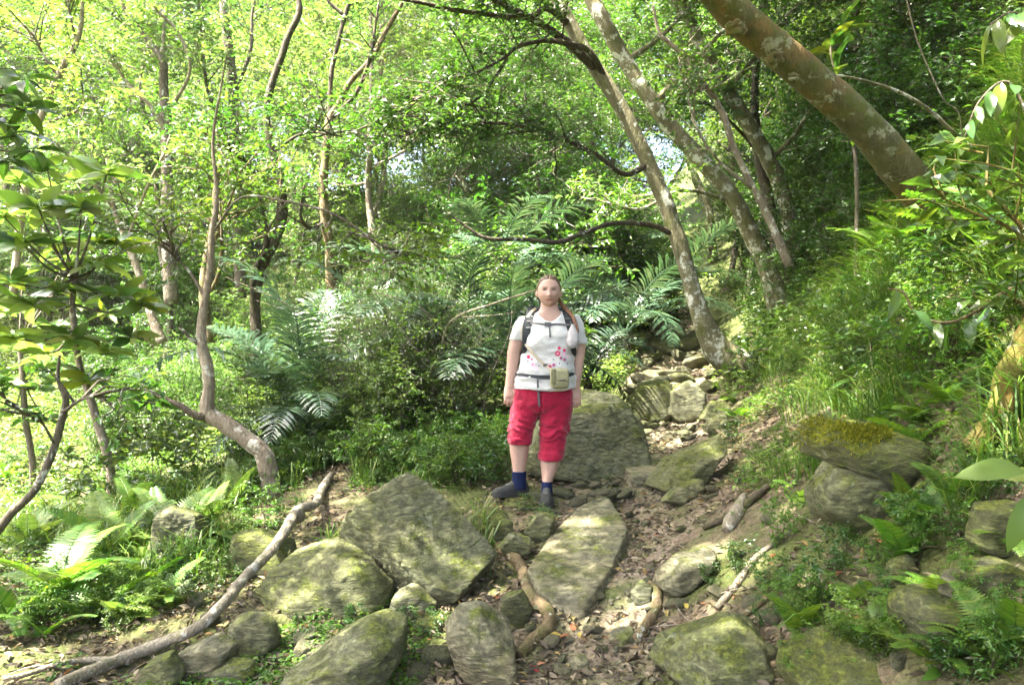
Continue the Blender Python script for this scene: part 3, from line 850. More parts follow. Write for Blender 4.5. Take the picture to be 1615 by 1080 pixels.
# ------------------------------------------------------------------ trees
def tree_proto(seed, H, spread, n_limb, leaf, dens, size, rng=None, lean=.1, lo=.35, up=.35, r0=None, tpl=None, n2=5, nl=9, droop=.25):
    """local-space tree: (trunk V, Q), (twigs), (leaves V, Q, rnd)"""
    rng = np.random.default_rng(seed)
    r0 = r0 or H * .0105
    top = np.array([rng.normal(0, lean) * H, rng.normal(0, lean) * H, H])
    tp = catmull(wobble((0, 0, -.3), top, 7, H * .025, rng), 4)
    tr = Acc()
    rr = r0 * np.linspace(1.15, .18, len(tp)); rr[:3] *= [1.5, 1.25, 1.1]
    tr.add(*tube(tp, rr, 9, False, .12, seed))
    limbs = []
    for k in range(n_limb):
        f = lo + (1 - lo) * (k + rng.random()) / n_limb
        i = int(f * (len(tp) - 1)); s = tp[i]
        az = k * 2.4 + rng.normal(0, .4)
        L = spread * (1.15 - .55 * f) * rng.uniform(.75, 1.2)
        e = s + np.array([math.cos(az) * L, math.sin(az) * L, L * up * rng.uniform(.4, 1.8)])
        lp = catmull(wobble(s, e, 4, L * .07, rng), 3)
        limbs.append(lp)
        tr.add(*tube(lp, np.linspace(rr[i] * .55, r0 * .07, len(lp)), 6, False, .1, seed + k))
    limbs.append(tp[int(len(tp) * .8):])
    tw, lv = foliage(limbs, dens, spread * .34, n2, spread * .2, nl, size, rng, tpl=tpl, droop=droop)
    tw.V = [np.concatenate(tr.V + tw.V)]; 
    off = tr.n
    tw.Q = [q for q in tr.Q] + [q + off for q in tw.Q]; tw.R = [np.full(len(tw.V[0]), .5)]; tw.n = len(tw.V[0])
    return tw, lv

def leafmesh(name, lv, mat):
    return mk_mesh(name, lv[0], lv[1], mat, False, rnd=lv[2])

PROTO = {}
SD = np.array(sdir[:])
_rg = np.random.default_rng(404)
GAPS = [(P(u, v, dg(u, v)), r) for u, v, r in ((1110, 885, .22), (1175, 905, .2), (1130, 960, .13), (1000, 965, .16), (925, 985, .10), (285, 955, .26), (335, 935, .2), (215, 985, .2), (40, 900, .22), (70, 985, .25), (120, 930, .2), (20, 1040, .25),
        (1015, 604, .4), (960, 745, .12), (1060, 700, .14), (620, 800, .10), (560, 905, .12), (700, 1010, .08), (480, 1040, .10), (1250, 800, .12), (900, 640, .16), (870, 880, .08), (940, 840, .10))]
GAPS += [(P(u, v, dg(u, v)), r) for u, v, r in zip(_rg.uniform(0, 1500, 46), _rg.uniform(760, 1070, 46), _rg.uniform(.03, .09, 46))]
GAPS += [(PO_GAP, r) for PO_GAP, r in ((np.array([.16, 5.82, 1.56]), .10), (np.array([.06, 5.85, .85]), .09))]
def cull(lv, nv, org=(0, 0, 0), rz=0.0, sc=1.0):
    """leave the gaps in a crown through which sun flecks reach the floor"""
    V, Q, r = lv
    n = len(V) // nv; C = V.reshape(n, nv, 3).mean(1)
    ca, sa = math.cos(rz), math.sin(rz)
    W = np.stack([C[:, 0] * ca - C[:, 1] * sa, C[:, 0] * sa + C[:, 1] * ca, C[:, 2]], 1) * sc + np.array(org)
    keep = np.ones(n, bool)
    for G, rr in GAPS:
        d = W - G; t = d @ SD
        keep &= ~((t > .8) & (np.sum(d * d, 1) - t * t < rr * rr))
    k = np.flatnonzero(keep); m = Q.shape[0] // n
    Vn = V.reshape(n, nv, 3)[k].reshape(-1, 3); Qn = (Q.reshape(n, m, -1)[k] - (k * nv)[:, None, None] + (np.arange(len(k)) * nv)[:, None, None]).reshape(-1, Q.shape[1])
    return Vn, Qn, r.reshape(n, nv)[k].ravel()
def add_proto(key, bark, leafm, *a, **k):
    tw, lv = tree_proto(*a, **k)
    PROTO[key] = (tw.mesh("trunk_" + key, bark), leafmesh("crown_" + key, lv, leafm))
BIGL = leaf_tpl(.42, .1, .15)
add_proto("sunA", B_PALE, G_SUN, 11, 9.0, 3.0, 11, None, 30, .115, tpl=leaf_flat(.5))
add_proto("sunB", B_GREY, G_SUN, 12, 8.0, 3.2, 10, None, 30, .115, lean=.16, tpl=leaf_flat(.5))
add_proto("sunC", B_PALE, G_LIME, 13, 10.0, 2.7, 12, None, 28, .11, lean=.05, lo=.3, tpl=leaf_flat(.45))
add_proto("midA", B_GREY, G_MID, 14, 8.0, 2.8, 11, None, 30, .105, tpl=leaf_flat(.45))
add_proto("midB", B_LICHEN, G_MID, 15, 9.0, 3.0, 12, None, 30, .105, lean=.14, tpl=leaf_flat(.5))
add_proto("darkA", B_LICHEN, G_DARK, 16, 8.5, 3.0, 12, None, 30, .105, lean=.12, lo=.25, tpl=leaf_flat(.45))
# bushes: many stems from the ground
def bush_proto(seed, H, W, stems, dens, size, tpl, n2=4, nl=8, droop=.25, r=.014):
    rng = np.random.default_rng(seed)
    tr = Acc(); limbs = []
    for k in range(stems):
        az = 2.4 * k + rng.normal(0, .3); f = rng.uniform(.25, 1.0)
        e = np.array([math.cos(az) * W * f, math.sin(az) * W * f, H * (1.05 - .55 * f * f) * rng.uniform(.75, 1.1)])
        lp = catmull(wobble((rng.normal(0, .08), rng.normal(0, .08), -.1), e, 4, H * .06, rng), 3)
        limbs.append(lp); tr.add(*tube(lp, np.linspace(r, r * .25, len(lp)), 5, False))
    tw, lv = foliage(limbs, dens, H * .28, n2, H * .16, nl, size, rng, tpl=tpl, droop=droop, r1=r * .4, start=.12)
    off = tr.n
    tw.V = [np.concatenate(tr.V + tw.V)]; tw.Q = tr.Q + [q + off for q in tw.Q]; tw.R = [np.full(len(tw.V[0]), .5)]
    return tw, lv
def add_bush(key, bark, leafm, *a, **k):
    tw, lv = bush_proto(*a, **k)
    PROTO[key] = (tw.mesh("stems_" + key, bark), leafmesh("foliage_" + key, lv, leafm))
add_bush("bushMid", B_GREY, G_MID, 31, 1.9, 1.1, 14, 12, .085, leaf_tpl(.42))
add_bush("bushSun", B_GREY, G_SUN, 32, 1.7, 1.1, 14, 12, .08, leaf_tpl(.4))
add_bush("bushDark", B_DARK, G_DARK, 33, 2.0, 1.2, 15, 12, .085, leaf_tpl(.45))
add_bush("thicket", B_GREY, G_DARK, 34, 2.2, .9, 30, 9, .05, leaf_tpl(.45), 4, 7, droop=.1, r=.011)
add_bush("lowGreen", B_DARK, G_FERN, 35, .55, .42, 11, 5, .055, leaf_tpl(.45), 3, 6, r=.005)
add_bush("lowGloss", B_DARK, G_GLOSS, 36, .5, .38, 8, 4, .085, leaf_tpl(.36), 3, 5, r=.005)
add_bush("lowMid", B_DARK, G_MID, 37, .45, .4, 11, 5, .05, leaf_tpl(.5), 3, 6, r=.005)

def plant(name, key, x, y, s, rz, label, cat, group=None, dz=0.0, sx=None, parts=("trunk", "crown")):
    t = empty(name, (x, y, hz(x, y) + dz), (0, 0, rz), s)
    if sx: t.scale = sx
    if cat in ("shrub", "plant"):
        label = {"bushMid": "mid green ", "bushSun": "light green ", "bushDark": "deep green ", "lowGreen": "bright small leaved ", "lowGloss": "glossy large leaved ", "lowMid": "rounded leaved "}.get(key, "") + label.replace("little green ", "little ").replace("bright shrub", "shrub").replace("dark leafy ", "leafy ")
    a, b = PROTO[key]
    obj(parts[0], a, t); obj(parts[1], b, t)
    tag(t, label, cat, group)
    return t

# ---- traced trees: trunk and limbs follow measured lines, then grow foliage
def traced(pts):
    W = np.array([P(u, v, d) for u, v, d, r in pts]); Rr = np.array([r / FPX * d for u, v, d, r in pts])
    return W, Rr
def limb_mesh(W, Rr, nseg=6, n=12, rough=.1, seed=1):
    pt = catmull(W, nseg)
    rr = np.interp(np.linspace(0, 1, len(pt)), np.linspace(0, 1, len(Rr)), Rr)
    return pt, tube(pt, rr, n, True, rough, seed)
def traced_tree(name, label, cat, trunk, limbs, bark, leafm=None, fol=None, seed=1, group=None, bare=(), tpl=None, extra=(), trunk_rough=.1, n=14, limb_bark=None):
    """trunk/limbs: (u, v, distance, half width px); extra: world polylines beyond the frame (pts, radii)"""
    rng = np.random.default_rng(seed)
    W, Rr = traced(trunk)
    t = empty(name, W[0])
    pt, (V, Q, T) = limb_mesh(W, Rr, 7, n, trunk_rough, seed)
    part_world("trunk", V, [Q, T], bark, t)
    lines, high = [], []
    for k, l in enumerate(limbs):
        w, r = traced(l); r = r * .78; lp, (V, Q, T) = limb_mesh(w, r, 5, 8, .1, seed + k)
        part_world("branch", V, [Q, T], limb_bark or bark, t)
        if k not in bare: lines.append(lp)
    for w, r in extra:
        lp, (V, Q, T) = limb_mesh(np.array(w, float), np.array(r, float), 5, 9, .1, seed)
        part_world("branch", V, [Q, T], limb_bark or bark, t); high.append(lp)
    if high:
        tw, lv = foliage(high, 30, 1.25, 6, .7, 9, .15, rng, tpl=leaf_flat(.5))
        part_world("twigs", np.concatenate(tw.V), [np.concatenate(tw.Q)], limb_bark or bark, t)["kind"] = "stuff"
        lv = cull(lv, 4); obj("crown", leafmesh("crown", (lv[0] - np.array(t.location), lv[1], lv[2]), leafm), t)
    if fol and lines:
        kw = dict(fol); n1 = kw.pop('n1')
        tot = []
        tw, lv = foliage(lines, n1, kw.pop('L1'), kw.pop('n2'), kw.pop('L2'), kw.pop('nl'), kw.pop('size'), rng, tpl=tpl, **kw)
        V = np.concatenate(tw.V); part_world("twigs", V, [np.concatenate(tw.Q)], limb_bark or bark, t)["kind"] = "stuff"
        loc = np.array(t.location); lv = cull(lv, len((tpl or leaf_tpl())[0]))
        obj("crown", leafmesh("crown", (lv[0] - loc, lv[1], lv[2]), leafm), t)
    tag(t, label, cat, group)
    return t

db = dg(1478, 352)
print("big tree base d", db, "lichen tree", dg(1165, 592), "bent tree", dg(425, 782), dg(180, 805))
dB = 6.6
traced_tree("leaning_tree", "thick leaning tree with flaking orange bark growing from the bank", "tree",
    [(1528, 392, dB + .1, 33), (1486, 346, dB, 32), (1440, 290, dB - .1, 30), (1370, 207, dB - .25, 28), (1300, 142, dB - .4, 27), (1232, 84, dB - .55, 27), (1172, 34, dB - .65, 28), (1130, -12, dB - .75, 28), (1060, -90, dB - .95, 29), (960, -230, dB - 1.3, 30)],
    [], B_ORANGE, G_MID, dict(n1=26, L1=1.3, n2=6, L2=.7, nl=9, size=.14), seed=5, tpl=leaf_flat(.5), trunk_rough=.07, n=22,
    extra=[([(.7, 5.25, 4.7), (.2, 4.6, 5.8), (-.6, 3.4, 6.6), (-1.6, 2.2, 7.0)], [.15, .11, .07, .02]),
           ([(.7, 5.25, 4.7), (.5, 5.8, 5.9), (.2, 6.6, 6.8), (-.6, 7.6, 7.3)], [.13, .1, .06, .02]),
           ([(.7, 5.25, 4.7), (1.2, 4.4, 6.0), (1.6, 3.4, 6.9), (2.4, 2.2, 7.4)], [.12, .09, .06, .02]),
           ([(.2, 4.6, 5.8), (-1.0, 4.9, 6.6), (-2.2, 5.4, 7.0), (-3.2, 5.6, 7.1)], [.10, .08, .05, .02]),
           ([(.5, 5.8, 5.9), (1.8, 6.6, 6.8), (2.8, 6.9, 7.3)], [.10, .06, .02]), ([(.5, 5.8, 5.9), (.9, 6.0, 7.2), (1.3, 6.3, 8.4)], [.09, .06, .02]),
           ([(.2, 4.6, 5.8), (.1, 5.2, 7.4), (.7, 5.0, 8.6)], [.09, .06, .02]), ([(.7, 5.25, 4.7), (1.6, 5.6, 6.2), (2.6, 5.2, 7.4)], [.09, .06, .02])])
lt = [o for o in bpy.data.objects if o.name.startswith("leaning_tree")][0]
for ku, kv, kd, kr in ((1160, 44, dB - .77, .075), (1222, 92, dB - .66, .06), (1252, 122, dB - .62, .045)):
    D, T = ico(4); kc = P(ku, kv, kd)
    kV = D * [kr, kr * .5, kr * .8]; kV = kV + D * (kr * .3 * fbm(D * 2.2 + kr * 90, 3, 7))[:, None] - D * (kr * .45 * np.exp(-((D[:, 0]) ** 2 + (D[:, 2]) ** 2) / .12) * (D[:, 1] < 0))[:, None]
    part_world("knot", kV + kc, [T], B_ORANGE, lt)
dT = max(8.6, min(10.0, dg(1165, 592)))
traced_tree("lichen_tree", "slender curved tree with white lichen spots and spreading mossy foot by the path", "tree",
    [(1210, 605, dT, 26), (1172, 582, dT, 30), (1132, 552, dT, 22), (1106, 500, dT, 15), (1088, 440, dT, 13), (1068, 375, dT, 13), (1043, 305, dT, 13), (1012, 235, dT, 12), (978, 168, dT, 12), (938, 105, dT, 12), (902, 45, dT, 11), (876, -8, dT, 11), (850, -90, dT, 11), (840, -200, dT, 8)],
    [[(1172, 584, dT, 20), (1200, 560, dT - .1, 12), (1226, 548, dT - .1, 5)],
     [(1068, 372, dT, 8), (1030, 356, dT - .1, 6), (970, 352, dT - .3, 5), (925, 366, dT - .5, 5), (880, 382, dT - .6, 5), (830, 378, dT - .7, 4), (770, 376, dT - .8, 4), (742, 362, dT - .8, 3), (705, 335, dT - .8, 1.5)],
     [(1024, 258, dT, 7), (985, 275, dT - .2, 6), (940, 244, dT - .4, 5), (900, 225, dT - .6, 5), (862, 208, dT - .8, 4.5), (800, 196, dT - 1.0, 4), (752, 193, dT - 1.1, 2)],
     [(946, 115, dT, 9), (900, 72, dT - .2, 9), (856, 40, dT - .4, 8), (815, 18, dT - .6, 7), (760, -10, dT - .8, 5), (690, -40, dT - 1, 3)],
     [(900, 40, dT, 8), (863, 14, dT - .3, 6), (840, 26, dT - .4, 6), (806, 28, dT - .6, 6), (762, 22, dT - .7, 5), (714, 16, dT - .9, 5), (650, 2, dT - 1.1, 4), (580, -8, dT - 1.2, 2)],
     [(958, 132, dT, 7), (930, 82, dT - .2, 6), (890, 68, dT - .4, 6), (855, 65, dT - .5, 5), (815, 75, dT - .7, 4), (795, 92, dT - .8, 3), (750, 115, dT - 1.0, 3), (700, 130, dT - 1.2, 2), (640, 175, dT - 1.3, 1)],
     [(800, 92, dT - .8, 3), (760, 150, dT - 1, 3), (700, 185, dT - 1.2, 2), (640, 215, dT - 1.3, 1.5)]],
    B_LICHEN, G_DARK, dict(n1=34, L1=.62, n2=5, L2=.34, nl=9, size=.09, droop=.3), seed=8, bare=(0, 1, 4), tpl=leaf_tpl(.36), limb_bark=B_DARK,
    extra=[([(0.26, 10, 7.3), (1.46, 10.15, 8.28), (2.66, 10.3, 8.7)], [.07, .05, .02]), ([(0.26, 10, 7.3), (-0.34, 9.1, 8), (-0.94, 8.2, 8.3)], [.07, .05, .02]), ([(0.26, 10, 7.3), (0.76, 9, 8.28), (1.26, 8, 8.7)], [.07, .05, .02]), ([(0.26, 10, 7.3), (0.46, 10.8, 8.56), (0.66, 11.6, 9.1)], [.07, .05, .02]), ([(0.26, 10, 7.3), (1.36, 9.25, 7.93), (2.46, 8.5, 8.2)], [.07, .05, .02])])
traced_tree("lichen_tree", "leaning spotted trunk standing behind the slender curved tree", "tree",
    [(1232, 490, 12.2, 20), (1212, 430, 12.2, 15), (1190, 380, 12.2, 14), (1160, 320, 12.1, 13), (1120, 268, 12.0, 13), (1062, 205, 11.9, 13), (1022, 150, 11.8, 13), (988, 100, 11.8, 12), (955, 40, 11.7, 12), (925, -15, 11.7, 12), (890, -90, 11.6, 12), (860, -200, 11.5, 8)],
    [[(1032, 165, 11.8, 8), (1080, 110, 11.6, 6), (1130, 60, 11.4, 4), (1180, 0, 11.2, 3)], [(985, 98, 11.8, 7), (1040, 60, 11.9, 5), (1090, 10, 12, 3)],
     [(1160, 320, 12.1, 5), (1080, 300, 11.8, 3.5), (1010, 330, 11.5, 3), (960, 320, 11.3, 2)]],
    B_LICHEN, G_MID, dict(n1=18, L1=.8, n2=5, L2=.45, nl=9, size=.1), seed=9, tpl=leaf_tpl(.42),
    extra=[([(0.48, 11.5, 8.2), (1.78, 11.8, 9.04), (3.08, 12.1, 9.4)], [.07, .05, .02]), ([(0.48, 11.5, 8.2), (1.48, 10.7, 9.04), (2.48, 9.9, 9.4)], [.07, .05, .02]), ([(0.48, 11.5, 8.2), (0.98, 12.6, 9.18), (1.48, 13.7, 9.6)], [.07, .05, .02]), ([(0.48, 11.5, 8.2), (2.08, 12.5, 8.76), (3.68, 13.5, 9)], [.07, .05, .02])])
traced_tree("lichen_tree", "pale spotted trunk rising from a clump on the dark slope", "tree",
    [(1258, 415, 12.8, 18), (1246, 370, 12.8, 14), (1240, 320, 12.8, 13), (1214, 255, 12.7, 12), (1180, 195, 12.6, 12), (1148, 145, 12.5, 11), (1118, 92, 12.4, 11), (1090, 40, 12.3, 10), (1066, -10, 12.2, 10), (1040, -90, 12.1, 8)],
    [[(1148, 145, 12.5, 6), (1190, 90, 12.3, 4), (1230, 30, 12, 3)], [(1214, 255, 12.7, 5), (1262, 200, 12.5, 4), (1300, 120, 12.2, 2.5)]],
    B_LICHEN, G_DARK, dict(n1=22, L1=.85, n2=5, L2=.45, nl=9, size=.1), seed=10, tpl=leaf_tpl(.42),
    extra=[([(2.2, 12.1, 7.4), (3.4, 12.4, 8.52), (4.6, 12.7, 9)], [.07, .05, .02]), ([(2.2, 12.1, 7.4), (2.8, 11, 8.24), (3.4, 9.9, 8.6)], [.07, .05, .02]), ([(2.2, 12.1, 7.4), (3.5, 13.3, 8.24), (4.8, 14.5, 8.6)], [.07, .05, .02]), ([(2.2, 12.1, 7.4), (3.9, 11.65, 7.96), (5.6, 11.2, 8.2)], [.07, .05, .02])])
traced_tree("slender_tree", "dark slim trunk beside the pale spotted trunk on the slope", "tree",
    [(1238, 420, 12.9, 14), (1222, 370, 12.9, 11), (1210, 310, 12.9, 9), (1196, 240, 12.9, 8), (1190, 150, 12.9, 6), (1200, 40, 12.9, 5), (1210, -60, 12.9, 4)],
    [[(1196, 240, 12.9, 4), (1150, 190, 12.6, 3), (1110, 160, 12.3, 2)]], B_DARK, G_DARK, dict(n1=20, L1=.7, n2=5, L2=.4, nl=8, size=.1), seed=14, tpl=leaf_tpl(.42))
traced_tree("slender_tree", "thin bare stem with forking pale twigs on the bank slope", "tree",
    [(1245, 420, 9.5, 7), (1215, 350, 9.5, 6), (1190, 300, 9.5, 5), (1158, 235, 9.5, 5), (1140, 180, 9.5, 5), (1105, 125, 9.5, 4), (1075, 85, 9.5, 4), (1042, 55, 9.5, 3), (1030, 10, 9.5, 2)],
    [[(1190, 300, 9.5, 4), (1130, 250, 9.4, 3), (1095, 190, 9.3, 2.5), (1070, 90, 9.2, 2)], [(1140, 180, 9.5, 3), (1120, 140, 9.4, 3), (1085, 150, 9.3, 2)]],
    B_PALE, G_MID, dict(n1=12, L1=.5, n2=4, L2=.3, nl=7, size=.085), seed=15, tpl=leaf_tpl(.4))
dl = dg(1545, 716) - .06; print('mossy trunk', dl)
traced_tree("mossy_trunk", "crooked rust brown trunk furred with moss at the top of the bank", "tree",
    [(1530, 712, dl, 18), (1556, 680, dl, 18), (1584, 640, dl, 22), (1594, 590, dl, 22), (1612, 545, dl, 18), (1650, 480, dl, 18), (1690, 380, dl, 17), (1720, 240, dl - .1, 15), (1740, 60, dl - .2, 12)],
    [[(1620, 540, dl, 7), (1636, 470, dl - .1, 5), (1660, 380, dl - .1, 4)]],
    B_MOSSY, G_DARK, dict(n1=10, L1=.5, n2=4, L2=.3, nl=6, size=.1), seed=16, tpl=leaf_tpl(.45))

db6 = dg(428, 784)
traced_tree("bent_tree", "pale dead-barked tree bent in an elbow with a broken stub above the ferns", "tree",
    [(434, 800, db6, 17), (426, 755, db6, 15), (415, 715, db6, 14), (388, 692, db6, 13), (355, 668, db6, 13), (328, 650, db6, 12), (330, 610, db6, 9), (326, 575, db6, 9), (318, 540, db6, 8), (319, 505, db6, 7), (324, 470, db6, 6), (332, 420, db6, 5.5), (334, 370, db6, 5), (342, 310, db6, 3.5), (336, 220, db6, 2.5), (350, 130, db6, 1.6), (362, 60, db6, .6)],
    [[(330, 652, db6, 11), (314, 656, db6 - .05, 9), (300, 650, db6 - .08, 7), (280, 637, db6 - .1, 6), (258, 628, db6 - .1, 4), (225, 610, db6 - .1, 2)],
     [(318, 545, db6, 5), (302, 535, db6 - .05, 4), (290, 522, db6 - .1, 3), (282, 517, db6 - .1, 2)],
     [(324, 470, db6, 4), (300, 430, db6 + .1, 3), (272, 400, db6 + .2, 3), (262, 360, db6 + .2, 2)],
     [(334, 370, db6, 2.4), (380, 312, db6 - .1, 2.2), (450, 318, db6 - .2, 2.2), (520, 335, db6 - .2, 2.4), (570, 365, db6 - .2, 2), (610, 395, db6 - .2, 1.5), (640, 430, db6 - .2, 1)]],
    B_PALE, G_MID, dict(n1=16, L1=.5, n2=4, L2=.3, nl=7, size=.09, start=.5), seed=17, bare=(0, 1), tpl=leaf_tpl(.42), limb_bark=B_GREY)
d8 = max(4.6, dg(10, 850))
traced_tree("slanting_stem", "grey slanting stem leaning over the ferns by the stream", "tree",
    [(-20, 860, 5.2, 7), (15, 812, 5.2, 7), (55, 772, 5.2, 6), (82, 715, 5.25, 6), (98, 660, 5.3, 6), (104, 630, 5.3, 5), (92, 600, 5.3, 3), (94, 560, 5.3, 2)],
    [[(100, 650, 5.3, 4), (125, 632, 5.2, 3), (160, 620, 5.2, 2)], [(86, 700, 5.25, 3), (60, 660, 5.2, 2), (10, 635, 5.2, 1.5)]],
    B_GREY, G_MID, dict(n1=8, L1=.3, n2=3, L2=.2, nl=6, size=.09), seed=18, tpl=leaf_tpl(.4))
def bgtrunk(name, label, trunk, limbs, bark, leafm, seed, n1=14, L1=.9, size=.12, group=None, bare=(), lb=None):
    traced_tree(name, label, "tree", trunk, limbs, bark, leafm, dict(n1=n1, L1=L1, n2=5, L2=L1 * .55, nl=8, size=size), seed=seed, tpl=leaf_tpl(.42), group=group, bare=bare, limb_bark=lb)
bgtrunk("forest_tree", "pair of dark mossy stems twisting up behind the palms by the stream", [(398, 595, 11, 10), (404, 540, 11, 9), (402, 480, 11, 8), (410, 425, 11, 9), (432, 380, 11, 10), (445, 335, 11, 9), (440, 280, 11, 7), (424, 220, 11, 6), (422, 160, 11, 5.5), (442, 95, 11, 5.5), (456, 55, 11, 5), (472, 18, 11, 5), (466, -20, 11, 4), (450, -100, 11, 3)],
    [[(404, 520, 11, 6), (398, 440, 10.9, 5), (418, 390, 10.9, 5), (416, 330, 10.9, 4), (400, 270, 10.8, 3)], [(440, 290, 11, 4), (380, 250, 10.8, 3), (340, 220, 10.6, 2)], [(430, 240, 11, 3), (480, 210, 10.8, 3), (540, 215, 10.6, 2)]], B_DARK, G_MID, 41, 20, .8, .1)
bgtrunk("forest_tree", "orange brown peeling trunk dividing into dark upper limbs behind the left palm", [(560, 560, 12, 8), (530, 490, 12, 9), (524, 450, 12, 10), (521, 400, 12, 8), (514, 350, 12, 8), (510, 300, 12, 7), (514, 240, 12, 6), (520, 187, 12, 6), (534, 165, 12, 5), (552, 130, 12, 4.5), (586, 92, 12, 4), (608, 50, 12, 4), (634, 5, 12, 3), (650, -30, 12, 2)],
    [[(520, 187, 12, 5), (522, 120, 12, 5), (535, 60, 12, 4.5), (545, 22, 12, 4.5), (560, -20, 12, 4)], [(542, 24, 12, 4), (520, 5, 12, 3), (505, -15, 12, 2)], [(521, 187, 12, 5), (560, 150, 11.9, 4), (584, 90, 11.8, 4), (592, 40, 11.8, 3), (600, -10, 11.8, 2)], [(514, 350, 12, 5), (490, 360, 11.8, 4), (474, 340, 11.7, 3), (480, 290, 11.6, 2)]],
    B_ROOT, G_SUN, 42, 9, .8, .1, lb=B_DARK)
bgtrunk("forest_tree", "tall straight grey trunk between the bent tree and the big leafed shrub", [(270, 480, 14, 11), (266, 400, 14, 10), (264, 300, 14, 9), (262, 210, 14, 8), (258, 130, 14, 7), (256, 95, 14, 6), (225, 55, 14, 5), (200, 20, 14, 4), (180, -30, 14, 3)],
    [[(256, 95, 14, 5), (258, 50, 14, 4), (262, 15, 14, 4), (270, -30, 14, 3)], [(262, 210, 14, 5), (240, 170, 13.8, 4), (200, 130, 13.6, 3), (160, 70, 13.4, 2)], [(274, 165, 14, 4), (300, 110, 13.8, 3), (280, 50, 13.7, 3), (240, 10, 13.6, 2)]], B_GREY, G_SUN, 43, 16, 1.0, .13, lb=B_PALE)
bgtrunk("forest_tree", "straight brown trunk rising above the dense midstorey foliage", [(380, 470, 15, 9), (372, 300, 15, 9), (368, 150, 15, 8), (364, 100, 15, 7), (356, 40, 15, 7), (352, -10, 15, 6), (350, -90, 15, 4)],
    [[(370, 150, 15, 4), (395, 80, 15, 4), (398, 20, 15, 3), (410, -30, 15, 2)], [(370, 220, 15, 4), (330, 150, 14.8, 4), (318, 60, 14.6, 3), (312, -10, 14.5, 2)]], B_GREY, G_SUN, 44, 14, 1.0, .13)
bgtrunk("forest_tree", "thin pale forked tree at the edge of the sunlit clearing", [(20, 470, 11, 6), (35, 330, 11, 6), (60, 200, 11, 5), (92, 120, 11, 5), (105, 95, 11, 5), (122, 65, 11, 4), (130, 20, 11, 3), (125, -40, 11, 2)],
    [[(92, 120, 11, 3), (70, 90, 10.9, 3), (50, 50, 10.8, 2)], [(60, 200, 11, 4), (110, 180, 10.8, 3), (150, 160, 10.6, 2)], [(120, 65, 11, 3), (110, 20, 10.9, 2), (105, -20, 10.8, 1.5)]], B_PALE, G_LIME, 45, 14, .8, .11, lb=B_GREY)
bgtrunk("forest_tree", "white barked leaning trunk behind the big leafed shrub", [(256, 540, 10.5, 8), (240, 500, 10.5, 7), (222, 440, 10.5, 6), (200, 380, 10.5, 5), (180, 330, 10.5, 4), (170, 250, 10.5, 3)],
    [[(200, 380, 10.5, 3), (230, 300, 10.4, 3), (260, 240, 10.3, 2)], [(180, 330, 10.5, 3), (130, 270, 10.3, 2)]], B_PALE, G_SUN, 46, 14, .7, .1)
bgtrunk("forest_tree", "split tan stem standing just behind the bent tree", [(330, 540, 9.5, 7), (322, 470, 9.5, 8), (326, 410, 9.5, 7), (338, 345, 9.5, 6), (340, 300, 9.5, 4), (350, 240, 9.5, 3)],
    [[(326, 410, 9.5, 4), (350, 350, 9.4, 3), (380, 270, 9.3, 2)], [(322, 470, 9.5, 4), (342, 440, 9.4, 4), (350, 380, 9.3, 3), (345, 290, 9.2, 2)]], B_ROOT, G_MID, 47, 14, .6, .09)

# ---- foresters: the woods behind, each tree its own thing
rng = np.random.default_rng(21)
def scatter_trees(n, xr, yr, keys, s0, s1, label, group, mind, avoid=None, name="forest_tree"):
    pts = []
    for _ in range(n * 30):
        if len(pts) >= n: break
        y = rng.uniform(*yr); x = rng.uniform(*xr) * (y / yr[1]) if xr[0] < -1000 else rng.uniform(*xr)
        if abs((x) / y) > .72: continue
        if avoid and avoid(x, y): continue
        if any((x - a) ** 2 + (y - b) ** 2 < mind ** 2 for a, b in pts): continue
        pts.append((x, y))
        kk = keys[rng.integers(len(keys))]; sc = rng.uniform(s0, s1)
        lk = {"sunA": "pale barked, light green", "sunB": "grey barked, leaning", "sunC": "pale barked, lime leaved", "midA": "grey barked, mid green", "midB": "lichen spotted, mid green", "darkA": "lichen spotted, deep green"}[kk]
        plant(name, kk, x, y, sc, rng.uniform(0, 6.28), ("taller " if sc > (s0 + s1) / 2 else "shorter ") + lk + " " + label, "tree", group)
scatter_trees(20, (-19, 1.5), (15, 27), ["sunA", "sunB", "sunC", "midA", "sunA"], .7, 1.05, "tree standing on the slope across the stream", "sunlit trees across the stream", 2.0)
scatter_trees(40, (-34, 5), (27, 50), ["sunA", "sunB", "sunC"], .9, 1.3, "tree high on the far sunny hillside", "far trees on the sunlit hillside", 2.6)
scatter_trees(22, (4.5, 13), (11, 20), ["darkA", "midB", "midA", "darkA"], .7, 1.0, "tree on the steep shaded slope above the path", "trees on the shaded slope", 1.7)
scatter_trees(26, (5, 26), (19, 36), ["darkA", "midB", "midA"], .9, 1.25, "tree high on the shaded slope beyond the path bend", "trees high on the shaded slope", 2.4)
scatter_trees(7, (-1.5, 3.0), (15.5, 22), ["midA", "midB"], .6, .85, "tree standing behind the palms", "trees behind the palms", 1.6, lambda x, y: abs(x - (np.interp(y, YR, XR) - .4)) < .8)
